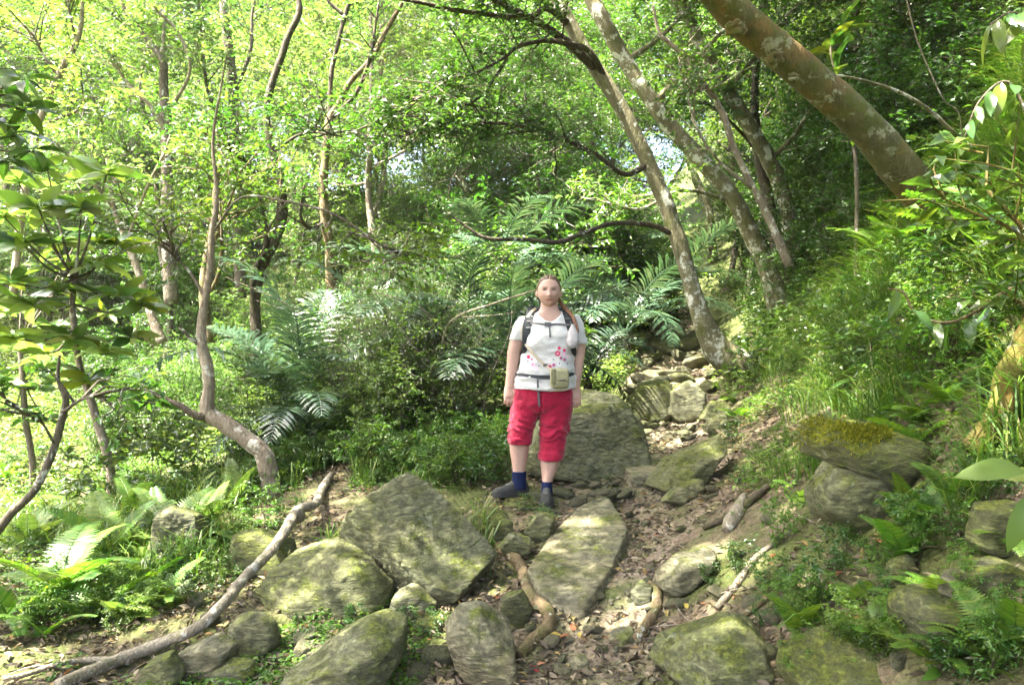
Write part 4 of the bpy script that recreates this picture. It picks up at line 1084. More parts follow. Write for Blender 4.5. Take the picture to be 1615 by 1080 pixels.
# crowns overhead that shade the path; their stems stand beside and behind the photographer
for k, (x, y, s, dz) in enumerate([(-4.8, 3.5, .9, 0), (-4.4, -.4, .9, 0), (-2.6, -3.4, .95, 0), (2.4, -2.6, .9, 0), (4.4, .6, .85, 0), (7.6, 3.6, .8, 0), (-2.4, -.6, .8, 0)]):
    tw, lv = tree_proto(170 + k, 11.0, 4.2, 13, None, 25, .2, lo=.52, lean=.05, n2=5, nl=9, tpl=leaf_flat(.5))
    o0 = (x, y, hz(x, y)); t = empty("shade_tree", o0, (0, 0, 1.3 * k), s)
    obj("trunk", tw.mesh("trunk", B_GREY), t); obj("crown", leafmesh("crown", cull(lv, 4, o0, 1.3 * k, s), G_MID), t)
    tag(t, "tall tree whose crown shades the path from above", "tree", "tall trees shading the path")

# ------------------------------------------------------------------ palms
def palm_frond(seed, L=2.0, npair=38, ll=.52, arch=.55, tilt=.35, wl=.036):
    rng = np.random.default_rng(seed)
    t = np.linspace(0, 1, 14)
    # rachis leaves the base steeply and arches over
    ang = rad(70) - arch * 2.0 * t ** 1.4
    dx = np.cos(ang); dzv = np.sin(ang)
    step = L / 13
    X = np.concatenate([[0], np.cumsum(dx[:-1] * step)]); Z = np.concatenate([[0], np.cumsum(dzv[:-1] * step)])
    pts = np.stack([X, .02 * np.sin(4 * t + seed), Z], 1)
    a = Acc(); a.add(*tube(pts, np.linspace(.016, .003, 14), 5, False), R=None)
    for k in range(npair):
        s = .12 + .88 * (k + .5) / npair
        x = s * 13; i = min(int(x), 12); f = x - i
        p = pts[i] * (1 - f) + pts[i + 1] * f
        tg = norm(pts[i + 1] - pts[i])
        nrm = norm(np.cross(tg, [0, 1.0, 0]));
        if nrm[2] < 0: nrm = -nrm
        ln = ll * (math.sin(math.pi * min(.08 + s * .92, 1)) ** .55) * rng.uniform(.9, 1.08)
        for sg in (-1, 1):
            sd = np.array([0, sg, 0.0])
            d = norm(sd * .9 + tg * (.55 + .35 * s) + nrm * tilt + rng.normal(0, .10, 3))
            w = wl * (.6 + .4 * math.sin(math.pi * s))
            q0 = p; q1 = p + d * ln * .35; d2 = norm(d - np.array([0, 0, .22 + .2 * rng.random()])); q2 = q1 + d2 * ln * .35; d3 = norm(d2 - np.array([0, 0, .3])); q3 = q2 + d3 * ln * .3
            wv = norm(np.cross(d, nrm)) * w * .5
            V = np.array([q0 - wv * .3, q0 + wv * .3, q1 - wv, q1 + wv, q2 - wv * .8, q2 + wv * .8, q3])
            a.add(V, [[0, 1, 3, 2], [2, 3, 5, 4]], [[4, 5, 6]], np.full(7, rng.random()))
    return a.mesh("frond", G_PALM, False)
FROND = [palm_frond(1, 2.0, 34, .46, .62, .3), palm_frond(2, 2.1, 34, .5, .80, .2), palm_frond(3, 1.7, 30, .42, .45, .4), palm_frond(4, 2.0, 34, .46, .95, .15)]
rng = np.random.default_rng(77)
def palm(label, u, v, d, n, s, spread=(.0, .6), az0=0, stem=.5, az=None):
    w = P(u, v, d); w[2] = hz(w[0], w[1])
    t = empty("palm", w); tag(t, label, "palm", None)
    tp = catmull(np.array([[0, 0, -.2], [.02, 0, stem * .5], [0, .02, stem]]), 5)
    V, Q, T = tube(tp, np.linspace(.11, .08, len(tp)) * s, 10, True, .2, 3)
    obj("stem", mk_mesh("stem", V, [Q, T], B_DARK), t)
    for k in range(n):
        a = az[k] if az else az0 + 2.4 * k + rng.normal(0, .2)
        o = obj("frond", FROND[rng.integers(4)], t, (0, 0, stem * .95), (rng.normal(0, .12), rng.uniform(*spread), a), s * rng.uniform(.8, 1.1))
    return t
palm("broad palm with dark arching fronds directly behind the walker", 815, 560, 8.8, 18, .95, (-.05, 1.0), .3, .7)
palm("bushy palm with silvery fronds beside the walker's shoulder", 722, 560, 9.3, 17, 1.0, (-.1, .95), 1.2, .8)
palm("palm with one tall upright frond behind the thicket", 470, 640, 8.6, 12, .92, (-.5, .7), 2.2, .5)
palm("low palm with drooping fingered fronds beside the upright palm", 490, 650, 7.9, 10, .72, (.1, .9), .5, .25)
palm("grey green palm under the lichen spotted trees", 985, 520, 13.5, 12, 1.1, (-.2, .7), 1.9, .6)
palm("palm glinting white on the dark slope beyond the path", 1060, 500, 15.5, 11, 1.15, (-.1, .7), 2.9, .8)
palm("tall palm with pale fronds catching sun above the thicket", 790, 520, 13.0, 13, 1.0, (-.3, .7), 3.5, 1.6)
palm("small palm leaning over the upper path rocks", 925, 575, 9.8, 8, .62, (.1, .9), .9, .35)
palm("palm half hidden at the back of the thicket", 600, 560, 11.5, 12, 1.1, (-.2, .7), .1, .6)

# ------------------------------------------------------------------ shrubs behind and around
def bush_px(key, u, v, d, s, label, name="shrub", cat="shrub", group=None, dz=0):
    w = P(u, v, d)
    return plant(name, key, w[0], w[1], s, rng.uniform(0, 6.28), label, cat, group, dz, parts=("stems", "foliage"))
rng = np.random.default_rng(91)
for u, d, s in ((590, 8.3, .62), (645, 8.5, .72), (695, 8.2, .62), (735, 7.9, .5), (560, 9.0, .7), (625, 9.3, .82), (690, 9.2, .75)):
    bush_px("thicket", u, 600, d, s, "tangled small leafed thicket bush behind the grassy edge", "thicket_bush", "bush", "tangled thicket bushes")
for k in range(26):
    y = rng.uniform(11, 17); x = rng.uniform(-.66, .0) * y
    if x > -.2 * y and y < 11.5: continue
    if x / y < -.48 and y < 12.6: continue
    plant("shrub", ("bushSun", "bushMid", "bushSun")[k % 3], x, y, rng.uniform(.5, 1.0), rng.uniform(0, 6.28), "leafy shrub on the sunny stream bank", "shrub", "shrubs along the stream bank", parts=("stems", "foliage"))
for k in range(40):
    y = rng.uniform(16, 32); x = rng.uniform(-.68, .12) * y
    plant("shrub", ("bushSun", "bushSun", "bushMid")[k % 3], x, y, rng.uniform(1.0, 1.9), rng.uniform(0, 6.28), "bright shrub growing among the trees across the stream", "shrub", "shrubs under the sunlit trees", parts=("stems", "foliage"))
for k in range(64):
    y = rng.uniform(8.5, 24); x = np.interp(y, YR, XR) + rng.uniform(1.0, 9) ; 
    if x / y > .75: continue
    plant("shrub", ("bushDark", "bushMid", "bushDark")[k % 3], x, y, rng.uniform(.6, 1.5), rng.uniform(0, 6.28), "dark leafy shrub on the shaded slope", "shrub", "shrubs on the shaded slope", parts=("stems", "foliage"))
for k in range(14):
    y = rng.uniform(15, 22); x = rng.uniform(-.05, .2) * y
    plant("shrub", ("bushDark", "bushMid")[k % 2], x, y, rng.uniform(1.0, 1.7), rng.uniform(0, 6.28), "shrub closing the view above the upper path", "shrub", "shrubs above the upper path", parts=("stems", "foliage"))
for k in range(34):
    y = rng.uniform(6.3, 10.5); x = rng.uniform(-.66, -.10) * y
    if -2.3 < x < -1.3 and 6 < y < 7.4: continue
    if x / y < -.5 and y > 6.8: continue
    plant("small_shrub", ("bushMid", "bushSun", "lowGloss", "bushMid")[k % 4], x, y, rng.uniform(.35, .6) * (2.2 if k % 4 == 2 else 1), rng.uniform(0, 6.28), "knee high leafy shrub between the bent tree and the stream", "shrub", "knee high shrubs by the stream", parts=("stems", "foliage"))

# ------------------------------------------------------------------ big leafed shrub, every leaf its own part
BL = []
for k in range(4):
    V, Q = leaf_big(.30 + .05 * (k % 2), 9, 4, .16 + .12 * k, .02, .1, .85, k)
    BL.append(mk_mesh("leaf", V, Q, G_GLOSS, True, rnd=np.full(len(V), .15 + .27 * k)))
BL_L = [mk_mesh("leaf", np.array([v.co[:] for v in m.vertices]), np.array([p.vertices[:] for p in m.polygons]), G_LIME, True, rnd=np.full(len(m.vertices), .2 + .2 * i)) for i, m in enumerate(BL)]
BL_D = [mk_mesh("leaf", np.array([v.co[:] for v in m.vertices]), np.array([p.vertices[:] for p in m.polygons]), G_DARK, True, rnd=np.full(len(m.vertices), .2 + .2 * i)) for i, m in enumerate(BL)]
def leaf_obj(root, mesh, pos, d, size, up=(0, 0, 1), tilt=.2):
    """pos, d in world axes relative to the root"""
    M = frames(np.array([d], float), np.array(up, float), rng, tilt)[0]
    o = obj("leaf", mesh, root, pos)
    o.rotation_euler = Matrix(M.T.tolist()).to_euler()
    o.scale = (size,) * 3
    return o
def rosette(root, c, n, size, meshes, lean=(0, 0, 1), flat=.25, droop=0.0, stemline=None):
    base = np.array(root.location)
    a0 = rng.uniform(0, 6.28)
    for k in range(n):
        a = a0 + 2.399 * k
        e = flat + .5 * (k / n) - droop + rng.normal(0, .1)
        d = np.array([math.cos(a), math.sin(a), e]) + np.array(lean) * .15
        leaf_obj(root, meshes[rng.integers(len(meshes))], c - base + np.array([0, 0, .03 * k / n]), d, size * rng.uniform(.75, 1.1), tilt=.55)
rng = np.random.default_rng(123)
dS = dg(182, 812); print('shrub d', dS)
W, Rr = traced([(186, 830, dS, 8), (178, 790, dS, 7), (172, 730, dS, 7), (152, 660, dS, 7), (140, 620, dS, 6), (125, 575, dS, 5), (118, 520, dS, 5), (114, 480, dS, 4.5), (118, 440, dS, 4)])
sh = empty("big_leafed_shrub", W[0]); tag(sh, "pale stemmed shrub with whorls of big glossy leaves near the stream", "shrub")
_, (V, Q, T) = limb_mesh(W, Rr, 6, 10, .12, 4); part_world("trunk", V, [Q, T], B_PALE, sh)
ros = [(168, 262, 0, .26), (128, 318, -.2, .27), (62, 318, -.3, .27), (36, 372, -.4, .26), (92, 372, .1, .26), (18, 432, -.5, .25), (150, 405, .1, .25), (100, 446, -.1, .25), (190, 452, .2, .24), (222, 470, .15, .24), (52, 470, -.3, .25), (118, 525, -.2, .25), (160, 545, -.3, .24), (232, 622, -.35, .22), (20, 520, -.4, .25), (140, 588, -.2, .23), (70, 545, .1, .24), (205, 520, .1, .22), (8, 330, -.2, .25), (75, 255, .2, .24), (30, 275, .3, .24), (182, 372, .2, .24)]
for k, (u, v, dd, sz) in enumerate(ros):
    c = P(u, v + 14, dS + dd)
    j = int(np.clip((820 - v) / 45, 2, 8)); a = W[j]
    mid = (a + c) / 2 + np.array([0, 0, -.06])
    _, (V, Q, T) = limb_mesh(np.array([a, mid, c]), np.array([.014, .010, .006]), 4, 6, .05, k)
    part_world("branch", V, [Q, T], B_GREY, sh)
    rosette(sh, c, 14, sz * 1.3, BL if k % 2 else BL_L, flat=.2, droop=.3)
d2 = dg(40, 800)
W2, R2 = traced([(44, 815, d2, 6), (52, 740, d2, 5), (40, 660, d2, 5), (36, 600, d2, 4), (30, 540, d2, 3.5)])
sh2 = empty("big_leafed_shrub", W2[0]); tag(sh2, "grey stemmed shrub of drooping big leaves behind the slanting stem", "shrub")
_, (V, Q, T) = limb_mesh(W2, R2, 6, 8, .12, 5); part_world("trunk", V, [Q, T], B_GREY, sh2)
for k, (u, v, dd, sz) in enumerate([(10, 590, 0, .26), (60, 600, .1, .26), (95, 590, .2, .24), (20, 640, -.1, .24), (75, 650, .1, .24), (55, 570, .3, .26), (110, 400, .5, .27), (70, 410, .5, .27), (140, 360, .5, .27), (10, 480, .4, .27), (80, 500, .4, .26), (170, 480, .5, .25), (130, 470, .5, .25), (40, 330, .5, .26), (150, 310, .5, .26)]):
    c = P(u, v + 14, d2 + dd); a = W2[4 if v < 560 else 3]
    _, (V, Q, T) = limb_mesh(np.array([a, (a + c) / 2 + [0, 0, -.05], c]), np.array([.012, .009, .005]), 4, 6, .05, k); part_world("branch", V, [Q, T], B_GREY, sh2)
    rosette(sh2, c, 13, sz * 1.3, BL if k % 3 else BL_L, flat=.2, droop=.3)
# dark overhanging leaves at the edge
c0 = P(-90, 260, 3.9)
ov = empty("overhanging_tree", (c0[0] - .3, 4.0, hz(c0[0] - .3, 4.0))); tag(ov, "dark leaved branch reaching in above the big leafed shrub", "tree")
base = np.array(ov.location)
st = np.array([base, base + [-.1, 0, 1.0], [c0[0] - .25, 3.95, c0[2]], [c0[0] + .1, 3.95, c0[2] + .25]])
_, (V, Q, T) = limb_mesh(st, np.array([.05, .045, .03, .015]), 6, 8, .1, 2); part_world("trunk", V, [Q, T], B_GREY, ov)
for u, v in ((8, 150), (40, 175), (25, 215), (55, 240), (10, 255), (-10, 190), (35, 130)):
    c = P(u, v, 4.0); a = st[3] if v < 200 else st[2]
    _, (V, Q, T) = limb_mesh(np.array([a, (a + c) / 2 + [0, 0, .04], c]), np.array([.010, .008, .004]), 4, 5, .05, 3); part_world("branch", V, [Q, T], B_GREY, ov)
    rosette(ov, c, 8, .17, BL_D, flat=-.2, droop=.25)

# plants reaching in at the bank's edge
def leafy_branch(name, label, pts, n, size, meshes, bark, cat="shrub", droop=.3, foot=None, r=4.0):
    W = np.array([P(u, v, d) for u, v, d in pts])
    fx = W[0].copy() if foot is None else np.array(foot, float)
    fx[2] = hz(fx[0], fx[1])
    t = empty(name, fx); tag(t, label, cat)
    line = np.vstack([fx - [0, 0, .05], W])
    lp = catmull(line, 6)
    V, Q, T = tube(lp, np.linspace(r, r * .3, len(lp)) / FPX * W[0][1], 7, True, .08, 2); part_world("stem", V, [Q, T], bark, t)
    base = np.array(t.location); lw = catmull(W, 8)
    for k in range(n):
        f = .12 + .88 * (k + rng.random() * .5) / n; i = min(int(f * (len(lw) - 1)), len(lw) - 2)
        tg = norm(lw[i + 1] - lw[i]); sd = norm(np.cross(tg, [0, 0, 1.0])) * (1 if k % 2 else -1)
        leaf_obj(t, meshes[rng.integers(len(meshes))], lw[i] - base, tg * .5 + sd * .8 + rng.normal(0, .25, 3) - np.array([0, 0, droop]), size * rng.uniform(.7, 1.15), tilt=.35)
    return t
rng = np.random.default_rng(321)
leafy_branch("hanging_shrub", "slim shrub with long hanging leaves above the leaning trunk", [(1680, 120, 3.9), (1640, 60, 3.9), (1600, 20, 3.9), (1560, 40, 3.9)], 14, .18, BL, B_GREY, droop=.9)
leafy_branch("hanging_shrub", "arching stem of pale hanging leaves below the fern tufts", [(1690, 300, 3.8), (1630, 200, 3.8), (1590, 130, 3.8), (1545, 160, 3.8), (1520, 220, 3.8)], 16, .17, BL, B_GREY, droop=.7)
leafy_branch("hanging_shrub", "bright leaved stem in front of the leaning trunk's foot", [(1560, 470, 4.4), (1530, 400, 4.4), (1500, 340, 4.4), (1470, 315, 4.4)], 16, .17, BL, B_GREY, droop=.4)
leafy_branch("hanging_shrub", "curved brown twig with drooping half yellow leaves over the bank", [(1660, 430, 3.7), (1600, 452, 3.7), (1540, 490, 3.7), (1500, 508, 3.7), (1460, 505, 3.7), (1440, 490, 3.7), (1425, 462, 3.7), (1400, 455, 3.7)], 9, .17, BL, B_ROOT, droop=1.0, r=4)
leafy_branch("hanging_shrub", "leafy stem with blue green leaves beside the mossy trunk", [(1640, 600, 3.9), (1600, 540, 3.9), (1560, 500, 3.9), (1530, 520, 3.9)], 16, .15, BL_D, B_GREY, droop=.5)
leafy_branch("sapling", "lime green sapling leaning in over the bank boulders", [(1760, 900, 2.5), (1700, 800, 2.5), (1650, 755, 2.5), (1618, 738, 2.5)], 5, .22, BL_L, B_ROOT, droop=.25)
sap = [o for o in bpy.data.objects if o.name.startswith('sapling')][-1]; sb = np.array(sap.location)
leaf_obj(sap, BL_L[1], P(1622, 742, 2.5) - sb, (-1, -.15, .12), .23, (0, -.6, .8), .05); leaf_obj(sap, BL_L[2], P(1630, 775, 2.5) - sb, (-.45, -.2, -.7), .2, (-.5, -.8, .2), .05)
leafy_branch("sapling", "upright sapling with deep green leaves on the upper slope", [(1350, 260, 8.5), (1330, 150, 8.5), (1310, 80, 8.5), (1330, 40, 8.5)], 26, .38, BL, B_GREY, droop=.1)
leafy_branch("sapling", "small broad leafed seedling beside the flat sided bank rock", [(1480, 1060, dg(1480, 1070)), (1490, 1040, dg(1480, 1070) - .02)], 5, .11, BL, B_DARK, droop=0)
leafy_branch("sapling", "leafy seedling sprouting below the dark bank boulder", [(1560, 1070, dg(1560, 1075)), (1568, 1040, dg(1560, 1075))], 7, .10, BL_L, B_DARK, droop=0)

# ------------------------------------------------------------------ ferns: each fern a thing, each frond a part
def fern_frond(seed, L=.55, npair=20, w=.16, arch=.6, mat=None):
    r = np.random.default_rng(seed)
    t = np.linspace(0, 1, 10); ang = rad(62) - arch * 1.9 * t
    X = np.concatenate([[0], np.cumsum(np.cos(ang[:-1]) * L / 9)]); Z = np.concatenate([[0], np.cumsum(np.sin(ang[:-1]) * L / 9)])
    pts = np.stack([X, 0 * X, Z], 1); a = Acc(); a.add(*tube(pts, np.linspace(.004, .001, 10), 4, False))
    for k in range(npair):
        s = .15 + .85 * (k + .5) / npair; x = s * 9; i = min(int(x), 8); f = x - i
        p = pts[i] * (1 - f) + pts[i + 1] * f; tg = norm(pts[i + 1] - pts[i]); nr = norm(np.cross(tg, [0, 1.0, 0])); nr = nr if nr[2] > 0 else -nr
        ln = w * (1.12 - s) ** .7 * min(1, .45 + s * 3) * r.uniform(.9, 1.1)
        for sg in (-1, 1):
            d = norm(np.array([0, sg, 0]) + tg * .35 + nr * .1 - np.array([0, 0, .12]))
            wv = norm(np.cross(d, nr)) * L * .021
            q = p + d * ln
            V = np.array([p - wv * .6, p + wv * .6, p + d * ln * .5 - wv + nr * .004, p + d * ln * .5 + wv + nr * .004, q])
            a.add(V, [[0, 1, 3, 2]], [[2, 3, 4]], np.full(5, r.random()))
    return a.mesh("frond", mat or G_FERN, False)
FF = [fern_frond(k, .5 + .05 * k, 22, .15 + .01 * k, .45 + .12 * k) for k in range(4)]
FL = [fern_frond(10 + k, .5 + .05 * k, 22, .15, .45 + .12 * k, G_LIME) for k in range(3)]
def fern(u, v, s, label, group, n=7, lime=False, d=None):
    d = d or dg(u, v); w = P(u, v, d)
    t = empty("fern", (w[0], w[1], hz(w[0], w[1]) - .01), (0, 0, rng.uniform(0, 6.28)), s); tag(t, label, "fern", group)
    F = FL if lime else FF
    for k in range(n):
        obj("frond", F[rng.integers(len(F))], t, None, (rng.normal(0, .2), rng.uniform(-.35, .45), 2.4 * k + rng.normal(0, .25)), rng.uniform(.75, 1.15))
rng = np.random.default_rng(55)
for u, v, s, n in ((262, 850, .95, 8), (330, 845, .9, 8), (95, 940, .95, 7), (40, 870, 1.0, 8), (175, 880, 1.0, 8), (20, 985, .9, 7), (130, 830, .9, 7), (210, 820, .9, 7), (370, 800, .8, 7), (60, 800, .9, 7), (300, 800, .8, 6), (10, 760, .9, 6), (130, 985, .7, 6)):
    fern(u, v, s, "bright green fern arching over the ground near the fallen branch", "ferns around the fallen branch", n, lime=(rng.random() < .6))
for k in range(16):
    u = rng.uniform(10, 330); v = rng.uniform(830, 1060)
    if near_log(P(u, v, dg(u, v))[0], dg(u, v) + .1, .28)[0]: continue
    fern(u, v, rng.uniform(.35, .6), "small fern in the sunny litter beside the fallen branch", "small ferns by the fallen branch", 6, lime=(k % 2 == 0))
for k in range(60):
    u = rng.uniform(1150, 1600); v = rng.uniform(400, 1060)
    if u < 1250 and v > 760: continue
    d = dg(u, v)
    if d > 9: continue
    fern(u, v, rng.uniform(.28, .5), ("small fern on the bank above the stacked rocks" if v < 680 else "small fern on the bank among the lower mossy rocks") if u > 1280 else "small fern at the foot of the bank beside the path", "small ferns on the bank", 6)
for u, v in ((1420, 300), (1560, 330), (1380, 350), (1530, 270), (1600, 380), (1460, 400), (1570, 430), (1400, 420)):
    fern(u, v, rng.uniform(1.0, 1.4), "long arching fern hanging down the upper bank", "long ferns on the upper bank", 9)

# ------------------------------------------------------------------ small leafy plants, each its own thing
rng = np.random.default_rng(66)
def low(key, u, v, s, label, group, name="seedling"):
    d = dg(u, v); w = P(u, v, d)
    if near_log(w[0], w[1] + .1, .26)[0]: return
    plant(name, key, w[0], w[1], s, rng.uniform(0, 6.28), label, "plant", group, -.01, parts=("stems", "foliage"))
for k in range(90):
    u = rng.uniform(430, 790); v = rng.uniform(690, 775)
    if 500 < u < 720 and v > 765: continue
    low(("lowGreen", "lowMid", "lowGloss")[k % 3], u, v, rng.uniform(.35, .75), "low leafy plant in the green verge beside the walker", "plants in the green verge")
for k in range(70):
    u = rng.uniform(0, 480); v = rng.uniform(720, 1000)
    low(("lowGreen", "lowMid", "lowGloss")[k % 3], u, v, rng.uniform(.35, .7) * (1 if v < 850 else .6), "low leafy plant among the ferns near the stream", "plants among the ferns")
for k in range(80):
    u = rng.uniform(1120, 1610); v = rng.uniform(600, 1075)
    if u > 1400 and 900 < v < 1040 and k % 3: continue
    if u < 1200 and v > 740: continue
    low(("lowGreen", "lowMid", "lowGloss")[k % 3], u, v, rng.uniform(.16, .34), "small seedling sprouting from the bank's leaf litter", "seedlings on the bank")
for k in range(60):
    u = rng.uniform(1140, 1610); v = rng.uniform(330, 620)
    low(("lowGreen", "lowMid", "lowGloss")[k % 3], u, v, rng.uniform(.5, .95), "leafy plant on the steep upper bank", "plants on the upper bank")
for u, v, s in ((690, 1000, .22), (560, 985, .2), (640, 985, .18), (460, 960, .2), (860, 830, .22), (1170, 760, .2), (1030, 770, .15), (960, 760, .12), (1120, 920, .2), (1170, 900, .28), (830, 800, .2), (850, 815, .18)):
    low("lowGloss", u, v, s, "little green sprout growing in a gap between rocks", "sprouts between the rocks")

# ------------------------------------------------------------------ grass, ground cover and leaf litter (stuff)
def blades(n, x, y, L0, L1, w, lean, seed, mat, name, label, fall=.0):
    r = np.random.default_rng(seed)
    z = height(x, y) - .005
    L = r.uniform(L0, L1, n); az = r.uniform(0, 6.28, n); le = np.abs(r.normal(lean, .25, n))
    dirh = np.stack([np.cos(az), np.sin(az), 0 * az], 1)
    dirh[:, 0] -= fall; dirh[:, 1] -= fall * .4
    side = norm(np.stack([-np.sin(az), np.cos(az), 0 * az], 1)) * (w * r.uniform(.6, 1.3, n))[:, None]
    b = np.stack([x, y, z], 1); up = np.array([0, 0, 1.0])
    p1 = b + up * (L * .45)[:, None] + dirh * (L * .18 * le)[:, None]
    p2 = p1 + up * (L * .28 * (1 - .5 * le))[:, None] + dirh * (L * .34 * le)[:, None]
    p3 = p2 + up * (L * .1 * (1 - 2.2 * le))[:, None] + dirh * (L * .34 * le)[:, None]
    V = np.stack([b - side, b + side, p1 - side, p1 + side, p2 - side * .7, p2 + side * .7, p3], 1)
    o = (np.arange(n) * 7)[:, None, None]
    Q = (np.array([[0, 1, 3, 2], [2, 3, 5, 4]])[None] + o).reshape(-1, 4); T = (np.array([[4, 5, 6]])[None] + o).reshape(-1, 3)
    return kind(obj(name, mk_mesh(name, V.reshape(-1, 3), [Q, T], mat, False, rnd=np.repeat(r.random(n), 7))), 'stuff', label)
rng = np.random.default_rng(8)
def clumped(n, xlo, xhi, ylo, yhi, freq, thr, seed):
    x = rng.uniform(xlo, xhi, n * 4); y = rng.uniform(ylo, yhi, n * 4)
    k = fbm(np.stack([x, y, 0 * x], 1) * freq, 3, seed) > thr
    return x, y, k
x, y, k = clumped(24000, .6, 7, 3.0, 11, 1.3, .0, 31)
xr = np.interp(y, YR, XR); k &= (x > xr + .55 + .35 * rng.random(len(x))) & (x / y < .72)
x, y = x[k][:22000], y[k][:22000]
L_up = np.clip((x - np.interp(y, YR, XR) - .6) / 1.5, 0, 1)
blades(len(x), x, y, .08 + .14 * L_up, .30 + .40 * L_up, .0035, .75, 1, G_GRASS, "grass", "long thin grass spilling down the bank", .6)
x, y, k = clumped(12000, -4.5, .2, 4.6, 9, 1.5, .15, 32)
k &= (x < -.15 - .1 * (y - 5)) | (y > 7); k &= ~path_mask(x, y)
k[k] &= ~near_log(x[k], y[k] + .15, .24)
x, y = x[k][:9000], y[k][:9000]
blades(len(x), x, y, .10, .42, .004, .6, 2, G_GRASS, "grass", "tufts of long grass along the green verge")
# leafy ground cover: tiny leaflets close to the soil
def cover(n, xlo, xhi, ylo, yhi, cond, thr, freq, size, seed, mat, label, hmax=.10):
    r = np.random.default_rng(seed)
    x = r.uniform(xlo, xhi, n * 4); y = r.uniform(ylo, yhi, n * 4)
    k = (fbm(np.stack([x, y, 0 * x], 1) * freq, 4, seed) > thr) & cond(x, y) & ~path_mask(x, y)
    x, y = x[k][:n], y[k][:n]
    if ylo < 5: q = ~near_log(x, y + .06); x, y = x[q], y[q]
    pos = np.stack([x, y, height(x, y) + r.random(len(x)) ** 1.5 * hmax], 1)
    M = frames(r.normal(0, 1, (len(x), 3)) * [1, 1, .3], np.array([0, 0, 1.0]), r, .4)
    tp = leaf_tpl(.5) if ylo < 7 else leaf_flat(.5)
    V, Q = stamp(tp, pos, M, size * r.uniform(.6, 1.4, len(x)))
    kind(obj("ground_cover", mk_mesh("ground_cover", V, Q, mat, False, rnd=np.repeat(r.random(len(x)), len(tp[0])))), 'stuff', label)
cover(26000, -5, .3, 4.4, 10, lambda x, y: (x < -.1) | (y > 6.5), -.12, 1.2, .035, 41, G_FERN, "low leafy ground cover of the green verge", .12)
cover(24000, .7, 7, 2.9, 10.5, lambda x, y: (x > np.interp(y, YR, XR) + .35) & (x / y < .72), .08, 1.4, .034, 42, G_FERN, "small leaved ground cover on the bank", .12)
cover(11000, -3.4, -.4, 3.2, 5.4, lambda x, y: x > -9, .0, 1.6, .03, 43, G_FERN, "patches of tiny leaves between the boulders", .05)
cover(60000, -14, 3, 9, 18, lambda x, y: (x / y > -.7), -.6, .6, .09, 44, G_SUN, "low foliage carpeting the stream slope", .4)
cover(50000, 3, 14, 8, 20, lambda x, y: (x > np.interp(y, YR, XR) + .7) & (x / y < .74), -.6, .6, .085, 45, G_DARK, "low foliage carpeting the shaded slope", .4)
LIT = (np.array([[0, 0, 0], [-.13, .22, .05], [.13, .22, .05], [-.20, .5, .10], [0, .5, .0], [.20, .5, .10], [-.12, .8, .04], [.12, .8, .02], [0, 1, -.08]]), np.array([[0, 4, 3, 1], [0, 2, 5, 4], [3, 4, 8, 6], [4, 5, 7, 8]]))
def litter(n, xlo, xhi, ylo, yhi, size, seed, thr, mat, name, label):
    r = np.random.default_rng(seed)
    x = r.uniform(xlo, xhi, n * 3); y = r.uniform(ylo, yhi, n * 3)
    k = fbm(np.stack([x, y, 0 * x], 1) * 1.7, 3, seed) > thr + .12 * path_mask(x, y)
    k &= np.abs(x / y) < .72
    x, y = x[k][:n], y[k][:n]
    pos = np.stack([x, y, height(x, y) + .004 + .02 * r.random(len(x)) ** 2], 1)
    M = frames(r.normal(0, 1, (len(x), 3)) * [1, 1, .25], np.array([0, 0, 1.0]), r, .45)
    tp = LIT
    V, Q = stamp(tp, pos, M, size * r.uniform(.5, 1.5, len(x)))
    kind(obj(name, mk_mesh(name, V, Q, mat, False, rnd=np.repeat(r.random(len(x)), 9))), 'stuff', label)
litter(24000, -3.4, 3.6, 2.7, 8, .046, 51, -.5, DEADLEAF, "leaf_litter", "brown dead leaves littering the path and bank")
litter(6000, -6, 7, 7, 14, .07, 52, -.1, DEADLEAF, "leaf_litter", "dead leaves littering the upper path")
# conspicuous fallen leaves, each its own thing
FV, FQ = leaf_big(.4, 7, 4, .12, .05, .12, .9, 1)
FM = {c: mk_mesh("fallen_leaf", FV, FQ, mt, True, rnd=np.full(len(FV), .5)) for c, mt in (("orange", DEAD_ORANGE), ("red", DEAD_RED), ("yellow", DEAD_YELLOW), ("brown", DEADLEAF), ("green", G_LIME))}
rng = np.random.default_rng(9)
def fallen(u, v, c, s, label, group=None, lift=.012):
    d = dg(u, v); w = P(u, v, d)
    o = obj("fallen_leaf", FM[c], None, (w[0], w[1], w[2] + lift), (rng.normal(.05, .2), rng.normal(0, .2), rng.uniform(0, 6.28)), s)
    tag(o, label, "leaf", group)
fallen(838, 1056, "red", .06, "scarlet fallen leaf lying on the path by the squat rock", None, .02)
for u, v in ((1016, 908), (905, 985), (880, 1020), (812, 985), (955, 1010), (1180, 860), (1130, 990), (560, 955), (640, 1060), (1010, 780), (1330, 905), (860, 1048), (1190, 930), (1390, 860), (350, 960), (470, 990), (925, 1065), (990, 1070), (790, 990), (545, 700 + 260)):
    fallen(u, v, "orange", rng.uniform(.05, .09), "curled orange fallen leaf on the brown leaf litter", "orange fallen leaves")
for u, v in ((868, 1008), (820, 972), (900, 950), (1245, 1020), (1130, 1030), (960, 865), (1080, 960), (915, 1015), (700, 985), (270, 1075)):
    fallen(u, v, "yellow", rng.uniform(.045, .07), "yellow fallen leaf on the ground near the path slab", "yellow fallen leaves", .03)
for k in range(70):
    u = rng.uniform(150, 1560); v = rng.uniform(870, 1075)
    fallen(u, v, "brown", rng.uniform(.045, .10), "large brown fallen leaf curled on the forest floor", "large brown fallen leaves")

